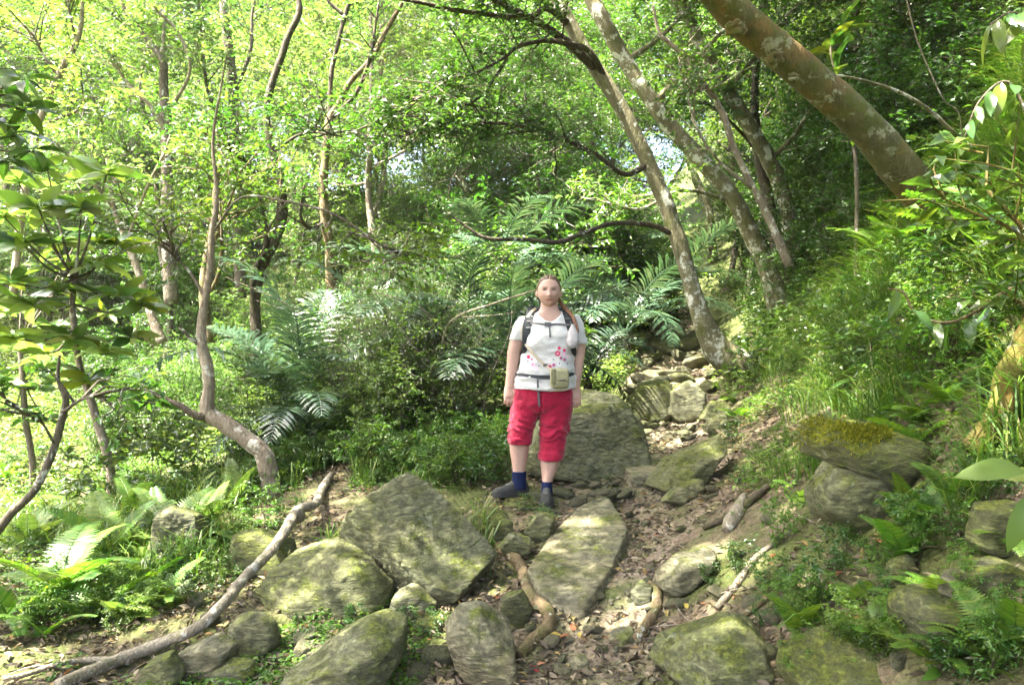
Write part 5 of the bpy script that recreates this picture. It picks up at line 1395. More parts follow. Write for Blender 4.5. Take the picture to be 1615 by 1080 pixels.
# ------------------------------------------------------------------ dead sticks, vines, flowers
rng = np.random.default_rng(500)
def stick(name, label, W, r0, r1, mat, cat, group=None, n=6):
    W = np.array(W, float); lp = catmull(W, 5); c = W[0]
    V, Q, T = tube(lp, np.linspace(r0, r1, len(lp)), n, True, .15, 3)
    tag(obj(name, mk_mesh(name, V - c, [Q, T], mat), None, c), label, cat, group)
stick("bare_stick", "long pale bare stick slanting up behind the walker's shoulder", [P(690, 530, 8.0) - [0, 0, .3], P(710, 508, 7.9), P(775, 480, 7.7), P(850, 456, 7.5)], .014, .007, B_PALE, "stick")
stick("bare_stick", "thin pale stick crossing the long slanting stick", [P(730, 500, 7.9), P(780, 497, 7.8), P(815, 492, 7.7)], .007, .004, B_PALE, "stick")
stick("bare_branch", "thin lichen covered dead branch reaching over the shaded slope", [P(1510, 215, 7.6), P(1460, 170, 7.6), P(1410, 142, 7.6), P(1340, 122, 7.6), P(1290, 118, 7.6)], .022, .008, B_LICHEN, "branch")
stick("vine", "thin hanging vine curving down the upper slope", [P(1425, -20, 7.4), P(1445, 60, 7.4), P(1470, 120, 7.4), P(1490, 160, 7.4), P(1515, 190, 7.4), P(1518, 330, 7.4)], .007, .005, B_PALE, "vine")
for k in range(16):
    u = rng.uniform(540, 790); d = rng.uniform(7.7, 8.8); w = P(u, 560, d); z0 = hz(w[0], d)
    h = rng.uniform(.8, 1.7); dx = rng.normal(0, .35)
    stick("vine", "thin tangled vine stem rising through the thicket", [(w[0], d, z0 - .05), (w[0] + dx * .2, d - .05, z0 + h * .4), (w[0] + dx * .7 + rng.normal(0, .1), d - .12, z0 + h * .8), (w[0] + dx * 1.6, d - .15, z0 + h)], .007, .003, B_PALE if k % 2 else B_GREY, "vine", "vine stems in the thicket", 5)
for k in range(34):
    u, v = rng.uniform(60, 1560), rng.uniform(800, 1070); d = dg(u, v); w = P(u, v, d); a = rng.uniform(0, 6.28); L = rng.uniform(.12, .4)
    e = np.array([math.cos(a) * L, math.sin(a) * L]); m_ = e * .5 + rng.normal(0, .025, 2)
    stick("dead_twig", "dry twig lying on the leaf litter", [(w[0], w[1], hz(w[0], w[1]) + .012), (w[0] + m_[0], w[1] + m_[1], hz(w[0] + m_[0], w[1] + m_[1]) + .03), (w[0] + e[0], w[1] + e[1], hz(w[0] + e[0], w[1] + e[1]) + .015)], rng.uniform(.003, .006), .002, B_LOG if k % 2 else B_DARK, "twig", "dry twigs on the forest floor", 5)
PURPLE = plain_mat("petal_violet", (.32, .16, .50), .6, .3, .1)
for u, v, wh in ((395, 786, "beside the foot of the bent tree"), (640, 772, "behind the tilted slab boulder"), (1009, 664, "beside the big green boulder")):
    d = dg(u, v + 8); w = P(u, v, d); a = Acc()
    for q in range(5):
        M = frames(np.array([[math.cos(q * 1.257), math.sin(q * 1.257), .35]]), np.array([0, 0, 1.0]), rng, .1); V, Q = stamp(leaf_tpl(.7), np.zeros((1, 3)), M, np.array([.022])); a.add(V, Q)
    fo = empty("violet_flower", (w[0], w[1], w[2] - .06)); tag(fo, "small violet flower growing " + wh, "flower")
    obj("petals", a.mesh("petals", PURPLE), fo, (0, 0, .06)); V, Q, T = tube(np.array([[0, 0, -.04], [.004, 0, .02], [0, 0, .06]]), [.002] * 3, 5); obj("stem", mk_mesh("stem", V, [Q, T], G_MID), fo)

# ------------------------------------------------------------------ the walker
PS = 214.7
PO = np.array([P(855, 790, 5.9)[0], 5.9, P(855, 790, 5.9)[2]])
print("walker foot heights", PO[2], hz(PO[0] + .01, 5.7), hz(-.02, 5.85))
def qx(u): return (u - 855) / PS
def qz(v): return (790 - v) / PS
def loft(rings, n=28, power=2.3):
    """rings: (u left, u right, v, y centre, y radius)"""
    th = np.linspace(0, 2 * np.pi, n, endpoint=False)
    c, s = np.cos(th), np.sin(th)
    cx = np.sign(c) * np.abs(c) ** (2 / power); sy = np.sign(s) * np.abs(s) ** (2 / power)
    R = np.array(rings, float)
    k = 4
    f = np.linspace(0, len(R) - 1, (len(R) - 1) * k + 1)
    RR = np.stack([np.interp(f, np.arange(len(R)), R[:, j]) for j in range(5)], 1)
    V = []
    for ul, ur, v, yc, ry in RR:
        V.append(np.stack([qx((ul + ur) / 2) + cx * (ur - ul) / 2 / PS, yc + sy * ry, np.full(n, qz(v))], 1))
    V = np.concatenate(V); m = len(RR)
    i = np.arange(m - 1)[:, None] * n; j = np.arange(n)[None]; j2 = (j + 1) % n
    Q = np.stack([i + j, i + n + j, i + n + j2, i + j2], -1).reshape(-1, 4)
    V = np.vstack([V, V[:n].mean(0), V[(m - 1) * n:m * n].mean(0)])
    jj = np.arange(n); jn = (jj + 1) % n
    T = np.vstack([np.stack([np.full(n, m * n), jj, jn], 1), np.stack([np.full(n, m * n + 1), (m - 1) * n + jn, (m - 1) * n + jj], 1)])
    return V, Q, T
def ball(c, r, sub=3):
    D, T = ico(sub); return np.asarray(c, float) + D * np.asarray(r, float), np.zeros((0, 4), int), T
def fuse(name, pieces, voxel, smooth=3, fac=.5):
    a = Acc()
    for V, Q, T in pieces: a.add(V, Q, T)
    me = a.mesh(name + "_raw", None)
    o = bpy.data.objects.new(name, me); COL.objects.link(o)
    r = o.modifiers.new("r", 'REMESH'); r.mode = 'VOXEL'; r.voxel_size = voxel; r.use_smooth_shade = True
    if smooth:
        s = o.modifiers.new("s", 'SMOOTH'); s.iterations = smooth; s.factor = fac
    bpy.context.view_layer.update()
    ev = o.evaluated_get(bpy.context.evaluated_depsgraph_get()); m2 = ev.to_mesh()
    V = np.zeros(len(m2.vertices) * 3, np.float32); m2.vertices.foreach_get("co", V); V = V.reshape(-1, 3).astype(float)
    nn = np.zeros(len(m2.vertices) * 3, np.float32); m2.vertices.foreach_get("normal", nn); nn = nn.reshape(-1, 3)
    F = np.zeros(len(m2.loops), np.int32); m2.loops.foreach_get("vertex_index", F)
    lt = np.zeros(len(m2.polygons), np.int32); m2.polygons.foreach_get("loop_total", lt)
    st = np.concatenate([[0], np.cumsum(lt)[:-1]])
    ch = [np.stack([F[st[lt == k] + j] for j in range(k)], 1) for k in (3, 4) if (lt == k).any()]
    ev.to_mesh_clear(); bpy.data.objects.remove(o); bpy.data.meshes.remove(me)
    return V, ch, nn

SKIN = plain_mat("skin", (.5, .32, .24), .5, .35, .06, 60, attr=True)
HAIR = plain_mat("hair", (.080, .045, .021), .5, .4, .3, 90, .4, .003)
SHIRT = plain_mat("shirt_cotton", (.8, .8, .78), .85, .2, .03, 25, attr=True, cloth=True, bump=.25, bd=.006)
PANTS = plain_mat("red_cotton", (.265, .004, .028), .8, .2, .16, 11, bump=.9, bd=.02, cloth=True)
SOCK = plain_mat("navy_knit", (.007, .012, .042), .9, .15, .2, 200, .4, .002)
SHOE = plain_mat("shoe_suede", (.036, .038, .035), .85, .2, .3, 60, .4, .003)
SOLE = plain_mat("shoe_sole", (.035, .034, .03), .8, .3, .2, 60, .3, .003)
LACE = plain_mat("shoe_lace", (.16, .16, .14), .8, .2, .2)
STRAP = plain_mat("strap_black", (.020, .024, .026), .75, .3, .2, 120, .4, .002)
GREYW = plain_mat("webbing_grey", (.10, .097, .10), .75, .3, .2, 150)
BEIGE = plain_mat("webbing_beige", (.36, .31, .23), .8, .2, .1, 100)
POUCHM = plain_mat("pouch_canvas", (.25, .245, .14), .85, .2, .12, 60, .3, .003)
POUCHD = plain_mat("pouch_trim", (.17, .165, .09), .85, .2, .12, 60)
PALEBAG = plain_mat("pale_fabric", (.33, .315, .315), .85, .2, .08, 40, .4, .004)
EYEM = plain_mat("eye", (.6, .6, .6), .2, .5, .0, attr=True)
BROW = plain_mat("brow_hair", (.13, .075, .04), .8, .2, .1)
LASH = plain_mat("lash", (.06, .04, .03), .8, .2, .1)
METAL = plain_mat("buckle", (.06, .06, .06), .4, .5, .1)

person = empty("person", PO); tag(person, "woman in white flowered t-shirt and rolled red trousers standing on the path", "person")

# head, sculpted from a sphere
HC = np.array([qx(865.5), -.012, qz(459)])
def head_field(scale=1.0):
    n1, n2 = 96, 72
    th = np.linspace(0, 2 * np.pi, n1, endpoint=False); ph = np.linspace(.02, np.pi - .02, n2)
    PH, TH = np.meshgrid(ph, th, indexing='ij')
    x = np.sin(PH) * np.sin(TH); y = -np.sin(PH) * np.cos(TH); z = np.cos(PH)
    X = np.stack([x * .086, y * .100, z * .112], -1).reshape(-1, 3)
    zz = X[:, 2]
    jaw = np.clip((-zz - .02) / .09, 0, 1)
    X[:, 0] *= 1 - .15 * jaw ** 1.8
    back = X[:, 1] > 0
    X[:, 1] *= np.where(back, 1 - .25 * jaw, 1 - .02 * jaw)
    X[:, 1] -= .016 * jaw
    g = lambda x0, z0, sx, sz: np.exp(-((X[:, 0] - x0) / sx) ** 2 - ((X[:, 2] - z0) / sz) ** 2)
    fr = np.clip(-X[:, 1] / .06, 0, 1)
    d = .021 * g(0, -.036, .014, .013) + .013 * g(0, -.012, .009, .022) + .006 * g(.011, -.040, .008, .008) + .006 * g(-.011, -.040, .008, .008)
    for s in (-1, 1):
        d = d - .011 * g(s * .031, .002, .016, .011) + .004 * g(s * .03, .024, .022, .008) + .006 * g(s * .043, -.035, .022, .02)
    d = d + .007 * g(0, -.064, .020, .006) + .006 * g(0, -.077, .018, .006) - .004 * g(0, -.0705, .024, .0025) - .004 * g(0, -.086, .02, .005) + .006 * g(0, -.098, .022, .014)
    X[:, 1] -= d * fr
    i = np.arange(n2 - 1)[:, None] * n1; j = np.arange(n1)[None]; j2 = (j + 1) % n1
    Q = np.stack([i + j, i + n1 + j, i + n1 + j2, i + j2], -1).reshape(-1, 4)
    V = np.vstack([X, X[:n1].mean(0), X[-n1:].mean(0)]); m = n1 * n2
    jj = np.arange(n1); jn = (jj + 1) % n1
    T = np.vstack([np.stack([np.full(n1, m), jj, jn], 1), np.stack([np.full(n1, m + 1), m - n1 + jn, m - n1 + jj], 1)])
    return V, Q, T
HV, HQ, HT = head_field()
head = (HV + HC, HQ, HT)
pieces = [head]
for s in (-1, 1):
    pieces.append(ball(HC + [s * .088, .006, -.020], (.011, .017, .029)))
pieces.append(loft([(853, 880, 472, .03, .058), (853, 880, 483, .032, .058), (850, 883, 490, .032, .062), (840, 894, 496, .03, .068), (838, 898, 506, .02, .075), (836, 900, 525, 0, .085)]))
pieces.append(loft([(832, 905, 520, 0, .09), (832, 900, 560, 0, .09), (825, 895, 600, 0, .10), (822, 895, 630, 0, .10)]))      # trunk under the clothes
pieces.append(loft([(824, 842, 508, .01, .045), (813, 832, 520, .01, .050), (804, 826, 537, .01, .054), (800, 822, 555, .005, .050), (799, 818, 575, 0, .046), (798, 815, 590, -.01, .042), (797, 811, 604, -.02, .033), (797, 811, 610, -.025, .030)]))
pieces.append(loft([(889, 907, 508, .01, .045), (899, 916, 520, .01, .050), (904, 924, 540, .01, .054), (905, 923, 555, .005, .050), (904, 920, 575, 0, .046), (903, 918, 590, -.01, .042), (902, 915, 604, -.02, .033), (901, 914, 610, -.025, .030)]))
def hand(cu, cv, sgn):
    """relaxed hand hanging down; sgn: +1 when the thumb points to larger x"""
    c = np.array([qx(cu), -.03, qz(cv)])
    out = [loft([(cu - 7.0, cu + 7.0, cv - 15, -.026, .026), (cu - 8.5, cu + 8.5, cv - 8, -.03, .022), (cu - 9.3, cu + 9.3, cv, -.034, .019), (cu - 9, cu + 9, cv + 4, -.036, .016)], 16, 2.6)]
    for k, (o, L) in enumerate(((-.034, .056), (-.012, .070), (.011, .074), (.033, .066))):
        b = c + [sgn * o * -1 * -1, -.006, -.012]
        pts = catmull(np.array([b, b + [sgn * .002, -.004, -L * .42], b + [-sgn * .001, .004, -L * .75], b + [-sgn * .004, .016, -L]]), 4)
        out.append(tube(pts, np.linspace(.0100, .0078, len(pts)), 8, True))
        out.append(ball(pts[-1], .0078, 2))
    b = c + [sgn * .036, -.012, .030]
    pts = catmull(np.array([b, b + [sgn * .016, -.012, -.020], b + [sgn * .018, -.016, -.046], b + [sgn * .010, -.014, -.062]]), 4)
    out.append(tube(pts, np.linspace(.0125, .0088, len(pts)), 8, True)); out.append(ball(pts[-1], .0088, 2))
    return out
pieces += hand(803.5, 622, 1); pieces += hand(907, 624, -1)
pieces.append(loft([(805, 842, 660, 0, .085), (804, 836, 690, .005, .072), (803.5, 834.5, 708, .012, .070), (806, 832, 724, .012, .060), (808.5, 829, 740, .008, .046), (809.5, 828, 756, .005, .042), (809, 829, 768, 0, .046)]))
pieces.append(loft([(852, 893, 680, 0, .085), (852.5, 885, 714, -.02, .072), (852, 881.5, 730, -.022, .068), (853.5, 876, 745, -.03, .056), (855, 870.5, 758, -.04, .042), (855, 869.5, 770, -.045, .040), (854, 870, 780, -.05, .046)]))
V, ch, nn = fuse("body", pieces, .0062, 2, .5)
col = np.tile(np.array([.40, .255, .195]), (len(V), 1))
L = V - HC
fr = (L[:, 1] < -.045) & (np.abs(L[:, 2]) < .13)
g = lambda x0, z0, sx, sz: np.exp(-((L[:, 0] - x0) / sx) ** 2 - ((L[:, 2] - z0) / sz) ** 2) * fr
lip = np.clip(g(0, -.070, .024, .0065) * 1.5, 0, 1)[:, None]
col = col * (1 - lip) + np.array([.25, .075, .07]) * lip
nsl = np.clip(g(.012, -.050, .006, .005) + g(-.012, -.050, .006, .005), 0, 1)[:, None] * .45  # nostril shade, painted as darker skin
col = col * (1 - nsl) + np.array([.20, .10, .075]) * nsl
ck = (g(.045, -.035, .02, .02) + g(-.045, -.035, .02, .02) + .8 * g(0, -.038, .014, .012))[:, None] * .55
col = col * (1 - ck) + np.array([.42, .235, .18]) * ck
sk = np.clip(g(.031, .003, .018, .009) + g(-.031, .003, .018, .009), 0, 1)[:, None] * .22  # eye socket shade painted into the skin colour
col = col * (1 - sk) + np.array([.24, .13, .10]) * sk
ml = np.clip(g(0, -.0705, .022, .0035) * 1.3, 0, 1)[:, None] * .6  # shade between the lips, painted as a dark line
col = col * (1 - ml) + np.array([.14, .04, .04]) * ml
obj("body", mk_mesh("body", V, ch, SKIN, True, colr=col), person)
# eyes, brows
HF = HV[:, 1]
def face_y(x, z):
    k = (HV[:, 1] < 0); d = (HV[k, 0] - x) ** 2 + (HV[k, 2] - z) ** 2
    return HV[k][np.argmin(d), 1]
for s in (-1, 1):
    D, T = ico(4); ey = face_y(s * .031, .001)
    c = HC + [s * .031, ey + .0045, .001]
    Ve = D * [.0140, .0080, .0056]
    rr = np.hypot(Ve[:, 0], Ve[:, 2] * 1.0); pc = np.where((rr < .0062)[:, None], [.04, .05, .055], [.38, .33, .30])
    obj("eye", mk_mesh("eye", Ve, T, EYEM, True, colr=pc), person, c)
    xs = np.linspace(-.017, .017, 6); pts = np.array([HC + [s * .031 + x, face_y(s * .031 + x, .008) - .002, .0078 - 22 * x * x] for x in xs])
    V, Q, T = tube(pts, [.0015, .0032, .0038, .0038, .0032, .0015], 6); obj("eyelid", mk_mesh("eyelid", V, [Q, T], LASH), person)
    xs = np.linspace(-.020, .020, 6); pts = np.array([HC + [s * .033 + x, face_y(s * .033 + x, .022) - .001, .0225 - 14 * (x - s * .004) ** 2] for x in xs])
    V, Q, T = tube(pts, [.001, .0022, .0026, .0026, .0022, .001], 6); obj("eyebrow", mk_mesh("eyebrow", V, [Q, T], BROW), person)
# hair: a shell over the skull with a clean hairline, and a braid over the shoulder
fy = -HV[:, 1] / .1
zt = np.interp(fy, [-1, -.2, .1, .4], [-.085, -.075, -.015, .03]); zf = .083 - 5.0 * HV[:, 0] ** 2; wf = np.clip((fy - .3) / .25, 0, 1); zt = zt * (1 - wf) + zf * wf
k = 1 / (1 + np.exp(-np.clip((HV[:, 2] - zt) / .006, -40, 40)))
hv = HV * (1 + (k * .065 - (1 - k) * .06))[:, None]
hv = hv - norm(HV) * (.006 * k * np.exp(-(HV[:, 0] / .004) ** 2) * (HV[:, 2] > .03))[:, None]
hv = hv + (.0016 * k * np.sin(np.arctan2(HV[:, 0], HV[:, 2] + .05) * 46 + 2 * HV[:, 1] * 60))[:, None] * norm(HV)
hair = obj("hair", mk_mesh("hair", hv + HC, [HQ, HT], HAIR), person)
a = Acc()
bp = catmull(np.array([[qx(880), .055, qz(468)], [qx(887), .03, qz(480)], [qx(893), -.02, qz(488)], [qx(900), -.075, qz(497)], [qx(905), -.11, qz(508)], [qx(907.5), -.128, qz(520)], [qx(907), -.13, qz(526)]]), 5)
n = len(bp)
for i in range(n - 1):
    for sg in (-1, 1):
        a.add(*ball(bp[i] + [sg * .0055 * (1 if i % 2 else .6), -.003 * sg, 0], (.0105, .010, .0125), 2))
obj("braid", a.mesh("braid", plain_mat("braid_hair", (.14, .062, .028), .5, .4, .3, 120, .4, .003)), hair)
# shirt
TORSO = [(846, 886, 491, .03, .070), (836, 898, 495.5, .03, .080), (827, 908, 501, .02, .095), (823, 912, 512, .01, .115), (824, 912, 530, -.01, .142), (825, 911, 545, -.018, .145), (822, 908, 560, -.012, .138), (818, 907, 580, -.018, .140), (812, 908, 598, -.012, .156), (809, 908, 613, -.01, .166)]
def front_y(u, v, off=0.0):
    R = np.array(TORSO); vs = R[:, 2]
    r = [np.interp(v, vs, R[:, j]) for j in range(5)]
    t = np.clip((u - (r[0] + r[1]) / 2) / ((r[1] - r[0]) / 2), -.97, .97)
    return r[3] - r[4] * (1 - abs(t) ** 2.3) ** (1 / 2.3) - off
def on_front(u, v, off=.0): return np.array([qx(u), front_y(u, v, off), qz(v)])
sp = [loft(TORSO, 36)]
sp.append(loft([(819, 848, 497, .015, .066), (811, 840, 510, .012, .070), (805, 834, 524, .01, .072), (802, 828, 537, .01, .068)], 22))
sp.append(loft([(884, 913, 497, .015, .066), (895, 920, 510, .012, .070), (901, 924, 524, .01, .072), (903, 926, 542, .01, .068)], 22))
V, ch, nn = fuse("shirt", sp, .0065, 4, .5)
fold = .011 * fbm(V * [8, 8, 12], 4, 4) + .004 * np.sin(V[:, 2] * 120 + 5 * fbm(V * 5, 2, 6)) * np.clip((qz(575) - V[:, 2]) / .06, 0, 1)
V = V + nn * fold[:, None]
# scooped neckline: pull the front edge of the collar inside the neck
ax = np.abs(V[:, 0] - qx(867))
nk = (V[:, 1] < .03) * np.clip((V[:, 2] - (qz(508.5) + 9.0 * ax ** 2)) / .012, 0, 1) * np.clip((.088 - ax) / .012, 0, 1)
V[:, 1] += .055 * nk * nk * (3 - 2 * nk)
col = np.tile(np.array([.47, .47, .45]), (len(V), 1))
ft = nn[:, 1] < -.05
def spot(u, v, r, c, amt=1.0):
    dd = np.hypot(V[:, 0] - qx(u), V[:, 2] - qz(v)) * PS
    k = (np.clip((r + .6 - dd) / 1.0, 0, 1) * amt * ft)[:, None]
    global col
    col = col * (1 - k) + np.array(c) * k
RED, PUR, PINK, GRY = (.50, .012, .09), (.30, .02, .14), (.75, .42, .58), (.34, .34, .36)
for u, v, r in ((877.6, 557, 4.0), (880, 548.7, 2.5), (888, 552, 2.5), (883, 564, 2.2), (888.5, 566.5, 2.2), (871.7, 574.6, 2.4), (865.7, 577, 2.6), (833, 562.6, 2.8), (861, 574, 1.4), (838, 566, 1.6)): spot(u, v, r, RED if r > 2.45 else PUR)
for u, v, r in ((887.4, 557.6, 2.6), (839, 574, 3.4), (845, 580, 2.2), (893, 561, 1.8)): spot(u, v, r, PINK); 
spot(839, 574, 1.3, PUR); spot(877.6, 557, 1.2, (.8, .5, .6)); spot(880.5, 572, 3.4, (.62, .62, .64)); spot(880.5, 572, 1.3, (.08, .08, .1)); spot(871, 566, 1.2, (.1, .1, .12)); spot(849, 576, 1.2, (.1, .1, .12)); spot(832, 569, 1.3, (.1, .1, .12)); spot(893, 573, 1.6, (.2, .2, .22))
def line(pts, amt=.5):
    for (u0, v0), (u1, v1) in zip(pts[:-1], pts[1:]):
        for t in np.linspace(0, 1, 6): spot(u0 + (u1 - u0) * t, v0 + (v1 - v0) * t, .35, (.16, .16, .17), amt * .5)
line([(848 + 13 * math.cos(a) + 7, 531 + 10 * math.sin(a)) for a in np.linspace(0, 6.28, 16)]); line([(840, 535), (846, 548), (850, 560)]); line([(868, 540), (873, 552), (866, 566), (856, 572)]); line([(862, 548), (858, 560), (853, 570)])
shirt = obj("t_shirt", mk_mesh("t_shirt", V, ch, SHIRT, True, colr=col), person)
# trousers
tp = [loft([(818, 900, 596, 0, .120), (813, 902, 606, 0, .136), (808, 905, 622, 0, .15), (807, 904, 636, 0, .148), (812, 898, 648, 0, .12)], 32),
      loft([(807, 856, 632, 0, .125), (805, 850, 650, -.005, .118), (803, 845, 668, -.008, .112), (801.5, 840, 684, -.006, .104), (802, 838, 692, 0, .100)], 26),
      loft([(801, 839.5, 689, 0, .104), (800, 840, 694, 0, .108), (801, 839, 699.5, 0, .104)], 26),
      loft([(851, 905, 632, 0, .128), (850, 901, 655, -.008, .118), (850, 896, 680, -.015, .110), (850, 891.5, 700, -.02, .102), (850, 888, 715, -.02, .098)], 26),
      loft([(848.5, 889.5, 711, -.02, .102), (847.5, 890, 717, -.02, .106), (849, 888, 723.5, -.02, .102)], 26)]
V, ch, nn = fuse("trousers", tp, .0068, 3, .5)
w = fbm(V * [7, 7, 13], 3, 14)
V = V + nn * (.009 * w + .007 * np.sin(V[:, 2] * 95 + 6 * w + V[:, 0] * 25) * np.exp(-((V[:, 2] - qz(678)) / .09) ** 2) - .006 * (np.abs(V[:, 0] - qx(853)) < .01) * (V[:, 2] > qz(648)))[:, None]
tr = obj("trousers", mk_mesh("trousers", V, ch, PANTS), person)
for u, y0 in ((810, 0), (901, 0)):
    pts = np.array([[qx(u), -.09, qz(612)], [qx(u + (4 if u < 850 else -4)), -.125, qz(622)], [qx(u + (12 if u < 850 else -12)), -.150, qz(628)]])
    V, Q, T = tube(pts, [.004] * 3, 6); obj("pocket_seam", mk_mesh("pocket_seam", V, [Q, T], PANTS), tr)
# socks and shoes
for rings in ([(807.5, 830, 743, .006, .050), (808, 829.5, 752, .004, .047), (807, 830, 764, 0, .052), (806, 830, 770, 0, .055)], [(853.5, 871, 757, -.042, .045), (854, 870.5, 764, -.045, .044), (853, 871, 774, -.05, .050), (853, 871, 782, -.05, .050)]):
    V, Q, T = loft(rings, 22); obj("sock", mk_mesh("sock", V, [Q, T], SOCK), person)
def shoe(loc, rz, rx=0.0):
    sec = [(-.004, .026, .050), (.012, .036, .078), (.04, .041, .098), (.075, .043, .104), (.11, .044, .094), (.145, .046, .074), (.185, .049, .058), (.225, .046, .049), (.255, .036, .040), (.272, .018, .026)]
    n = 22; th = np.linspace(0, 2 * np.pi, n, endpoint=False); V = []
    for t, hw, h in sec:
        y = np.cos(th); z = np.sin(th)
        zz = np.where(z > 0, h * np.abs(z) ** .8, -.012 * np.abs(z) ** .4)
        yy = hw * np.sign(y) * np.abs(y) ** .75 * np.where(z > 0, 1 - .32 * np.clip(zz / .1, 0, 1) ** 2, 1)
        V.append(np.stack([np.full(n, t), yy, zz + .014], 1))
    m = len(sec); V = np.concatenate(V)
    i = np.arange(m - 1)[:, None] * n; j = np.arange(n)[None]; j2 = (j + 1) % n
    Q = np.stack([i + j, i + j2, i + n + j2, i + n + j], -1).reshape(-1, 4)
    V = np.vstack([V, V[:n].mean(0), V[-n:].mean(0)]); jj = np.arange(n); jn = (jj + 1) % n
    T = np.vstack([np.stack([np.full(n, m * n), jn, jj], 1), np.stack([np.full(n, m * n + 1), (m - 1) * n + jj, (m - 1) * n + jn], 1)])
    o = obj("shoe", mk_mesh("shoe", V, [Q, T], SHOE), person, loc, (0, rx, rz))
    b = Acc(); pts = [(t, hw) for t, hw, h in sec]
    out = [(t, hw * 1.07 + .003) for t, hw in pts] + [(t, -hw * 1.07 - .003) for t, hw in pts[::-1]]
    out = np.array([(-.012, 0)] + out[:10] + [(.284, 0)] + out[10:]); k = len(out)
    Vs = np.vstack([np.c_[out, np.full(k, -.004)], np.c_[out, np.full(k, .022)], [[.13, 0, -.004], [.13, 0, .022]]])
    a_ = np.arange(k); b_ = (a_ + 1) % k
    obj("sole", mk_mesh("sole", Vs, [np.stack([a_, b_, b_ + k, a_ + k], 1), np.vstack([np.stack([np.full(k, 2 * k), b_, a_], 1), np.stack([np.full(k, 2 * k + 1), a_ + k, b_ + k], 1)])], SOLE, False), o)
    for t in (.095, .112, .129, .146, .163):
        h = np.interp(t, [s[0] for s in sec], [s[2] for s in sec]) + .0155
        V, Q, T = tube(np.array([[t, -.024, h - .012], [t + .004, 0, h + .001], [t, .024, h - .012]]), [.0035] * 3, 6)
        obj("lace", mk_mesh("lace", V, [Q, T], LACE), o)
    return o
shoe((qx(832), .03, qz(779.5)), rad(180 + 22))
shoe((qx(863), .03, .012), rad(270 - 4), .06)

# ------------------------------------------------------------------ what she carries
bag = empty("backpack", PO); tag(bag, "black hiking backpack worn by the woman, its straps over her shoulders", "backpack")
V, Q, T = loft([(838, 898, 482, .20, .05), (832, 902, 490, .22, .09), (828, 906, 520, .24, .12), (826, 908, 560, .25, .13), (828, 907, 590, .24, .12), (834, 902, 604, .22, .08)], 30, 3.5)
obj("pack_body", mk_mesh("pack_body", V, [Q, T], STRAP), bag)
def ribbon(name, pts, w, th, mat, root, taper=None):
    lp = catmull(np.array(pts), 6); k = len(lp)
    tan = norm(np.gradient(lp, axis=0)); nrm = np.array([0, -1.0, .25])
    A = norm(nrm[None] - tan * (tan @ nrm)[:, None]); B = np.cross(tan, A)
    w = np.full(k, w) if np.isscalar(w) else np.interp(np.linspace(0, 1, k), np.linspace(0, 1, len(w)), w)
    cs = [(-1, -1), (-.9, 1), (.9, 1), (1, -1)]
    V = np.stack([lp + B * (w / 2 * a)[:, None] + A * (th / 2 * b) for a, b in cs], 1).reshape(-1, 3)
    i = np.arange(k - 1)[:, None] * 4; j = np.arange(4)[None]; j2 = (j + 1) % 4
    Q = np.vstack([np.stack([i + j, i + j2, i + 4 + j2, i + 4 + j], -1).reshape(-1, 4), [[3, 2, 1, 0]], [[4 * k - 4, 4 * k - 3, 4 * k - 2, 4 * k - 1]]])
    return obj(name, mk_mesh(name, V, Q, mat, False), root)
ls = ribbon("shoulder_strap", [[qx(842), .12, qz(490)], [qx(839), .05, qz(487)], on_front(836, 497, .012), on_front(832, 510, .012), on_front(830, 525, .012), on_front(828.5, 540, .012), on_front(827, 552, .012), [qx(821), .02, qz(563)]], [.06, .062, .066, .066, .062, .052, .034, .026], .016, STRAP, bag)
rs = ribbon("shoulder_strap", [[qx(890), .12, qz(490)], [qx(892), .05, qz(487)], on_front(894, 497, .012), on_front(897.5, 510, .012), on_front(900, 525, .012), on_front(902, 540, .012), on_front(903, 552, .012), [qx(908), .02, qz(563)]], [.06, .062, .066, .066, .062, .052, .034, .026], .016, STRAP, bag)
for u, v in ((833.5, 507), (831, 517)): ribbon("strap_trim", [on_front(u - 6, v, .026), on_front(u, v, .028), on_front(u + 6, v, .026)], .012, .005, GREYW, ls)
for u, v in ((896, 503), (898.5, 513)): ribbon("strap_trim", [on_front(u - 6, v, .026), on_front(u, v, .028), on_front(u + 6, v, .026)], .012, .005, GREYW, rs)
cs = ribbon("chest_strap", [on_front(836, 510, .026), on_front(850, 511, .010), on_front(864, 512, .008), on_front(880, 512, .010), on_front(897, 513, .026)], .016, .004, GREYW, bag)
ribbon("buckle", [on_front(858, 511.5, .014), on_front(863, 511.8, .016), on_front(868, 512, .014)], .030, .012, METAL, cs)
ribbon("strap_end", [on_front(865, 513, .012), on_front(865.5, 522, .012), on_front(866, 532, .012)], .012, .003, GREYW, cs)
hb = ribbon("hip_belt", [[qx(813), -.02, qz(589)], on_front(822, 590, .008), on_front(840, 592, .008), on_front(862, 593, .008), on_front(885, 592, .008), on_front(899, 589, .008), [qx(906), -.02, qz(587)]], [.024, .024, .026, .030, .030, .026, .024], .008, STRAP, bag)
ribbon("belt_end", [on_front(847, 594, .016), on_front(847, 605, .016), [qx(848), -.165, qz(618)], [qx(849.5), -.165, qz(638)]], .014, .003, GREYW, hb)

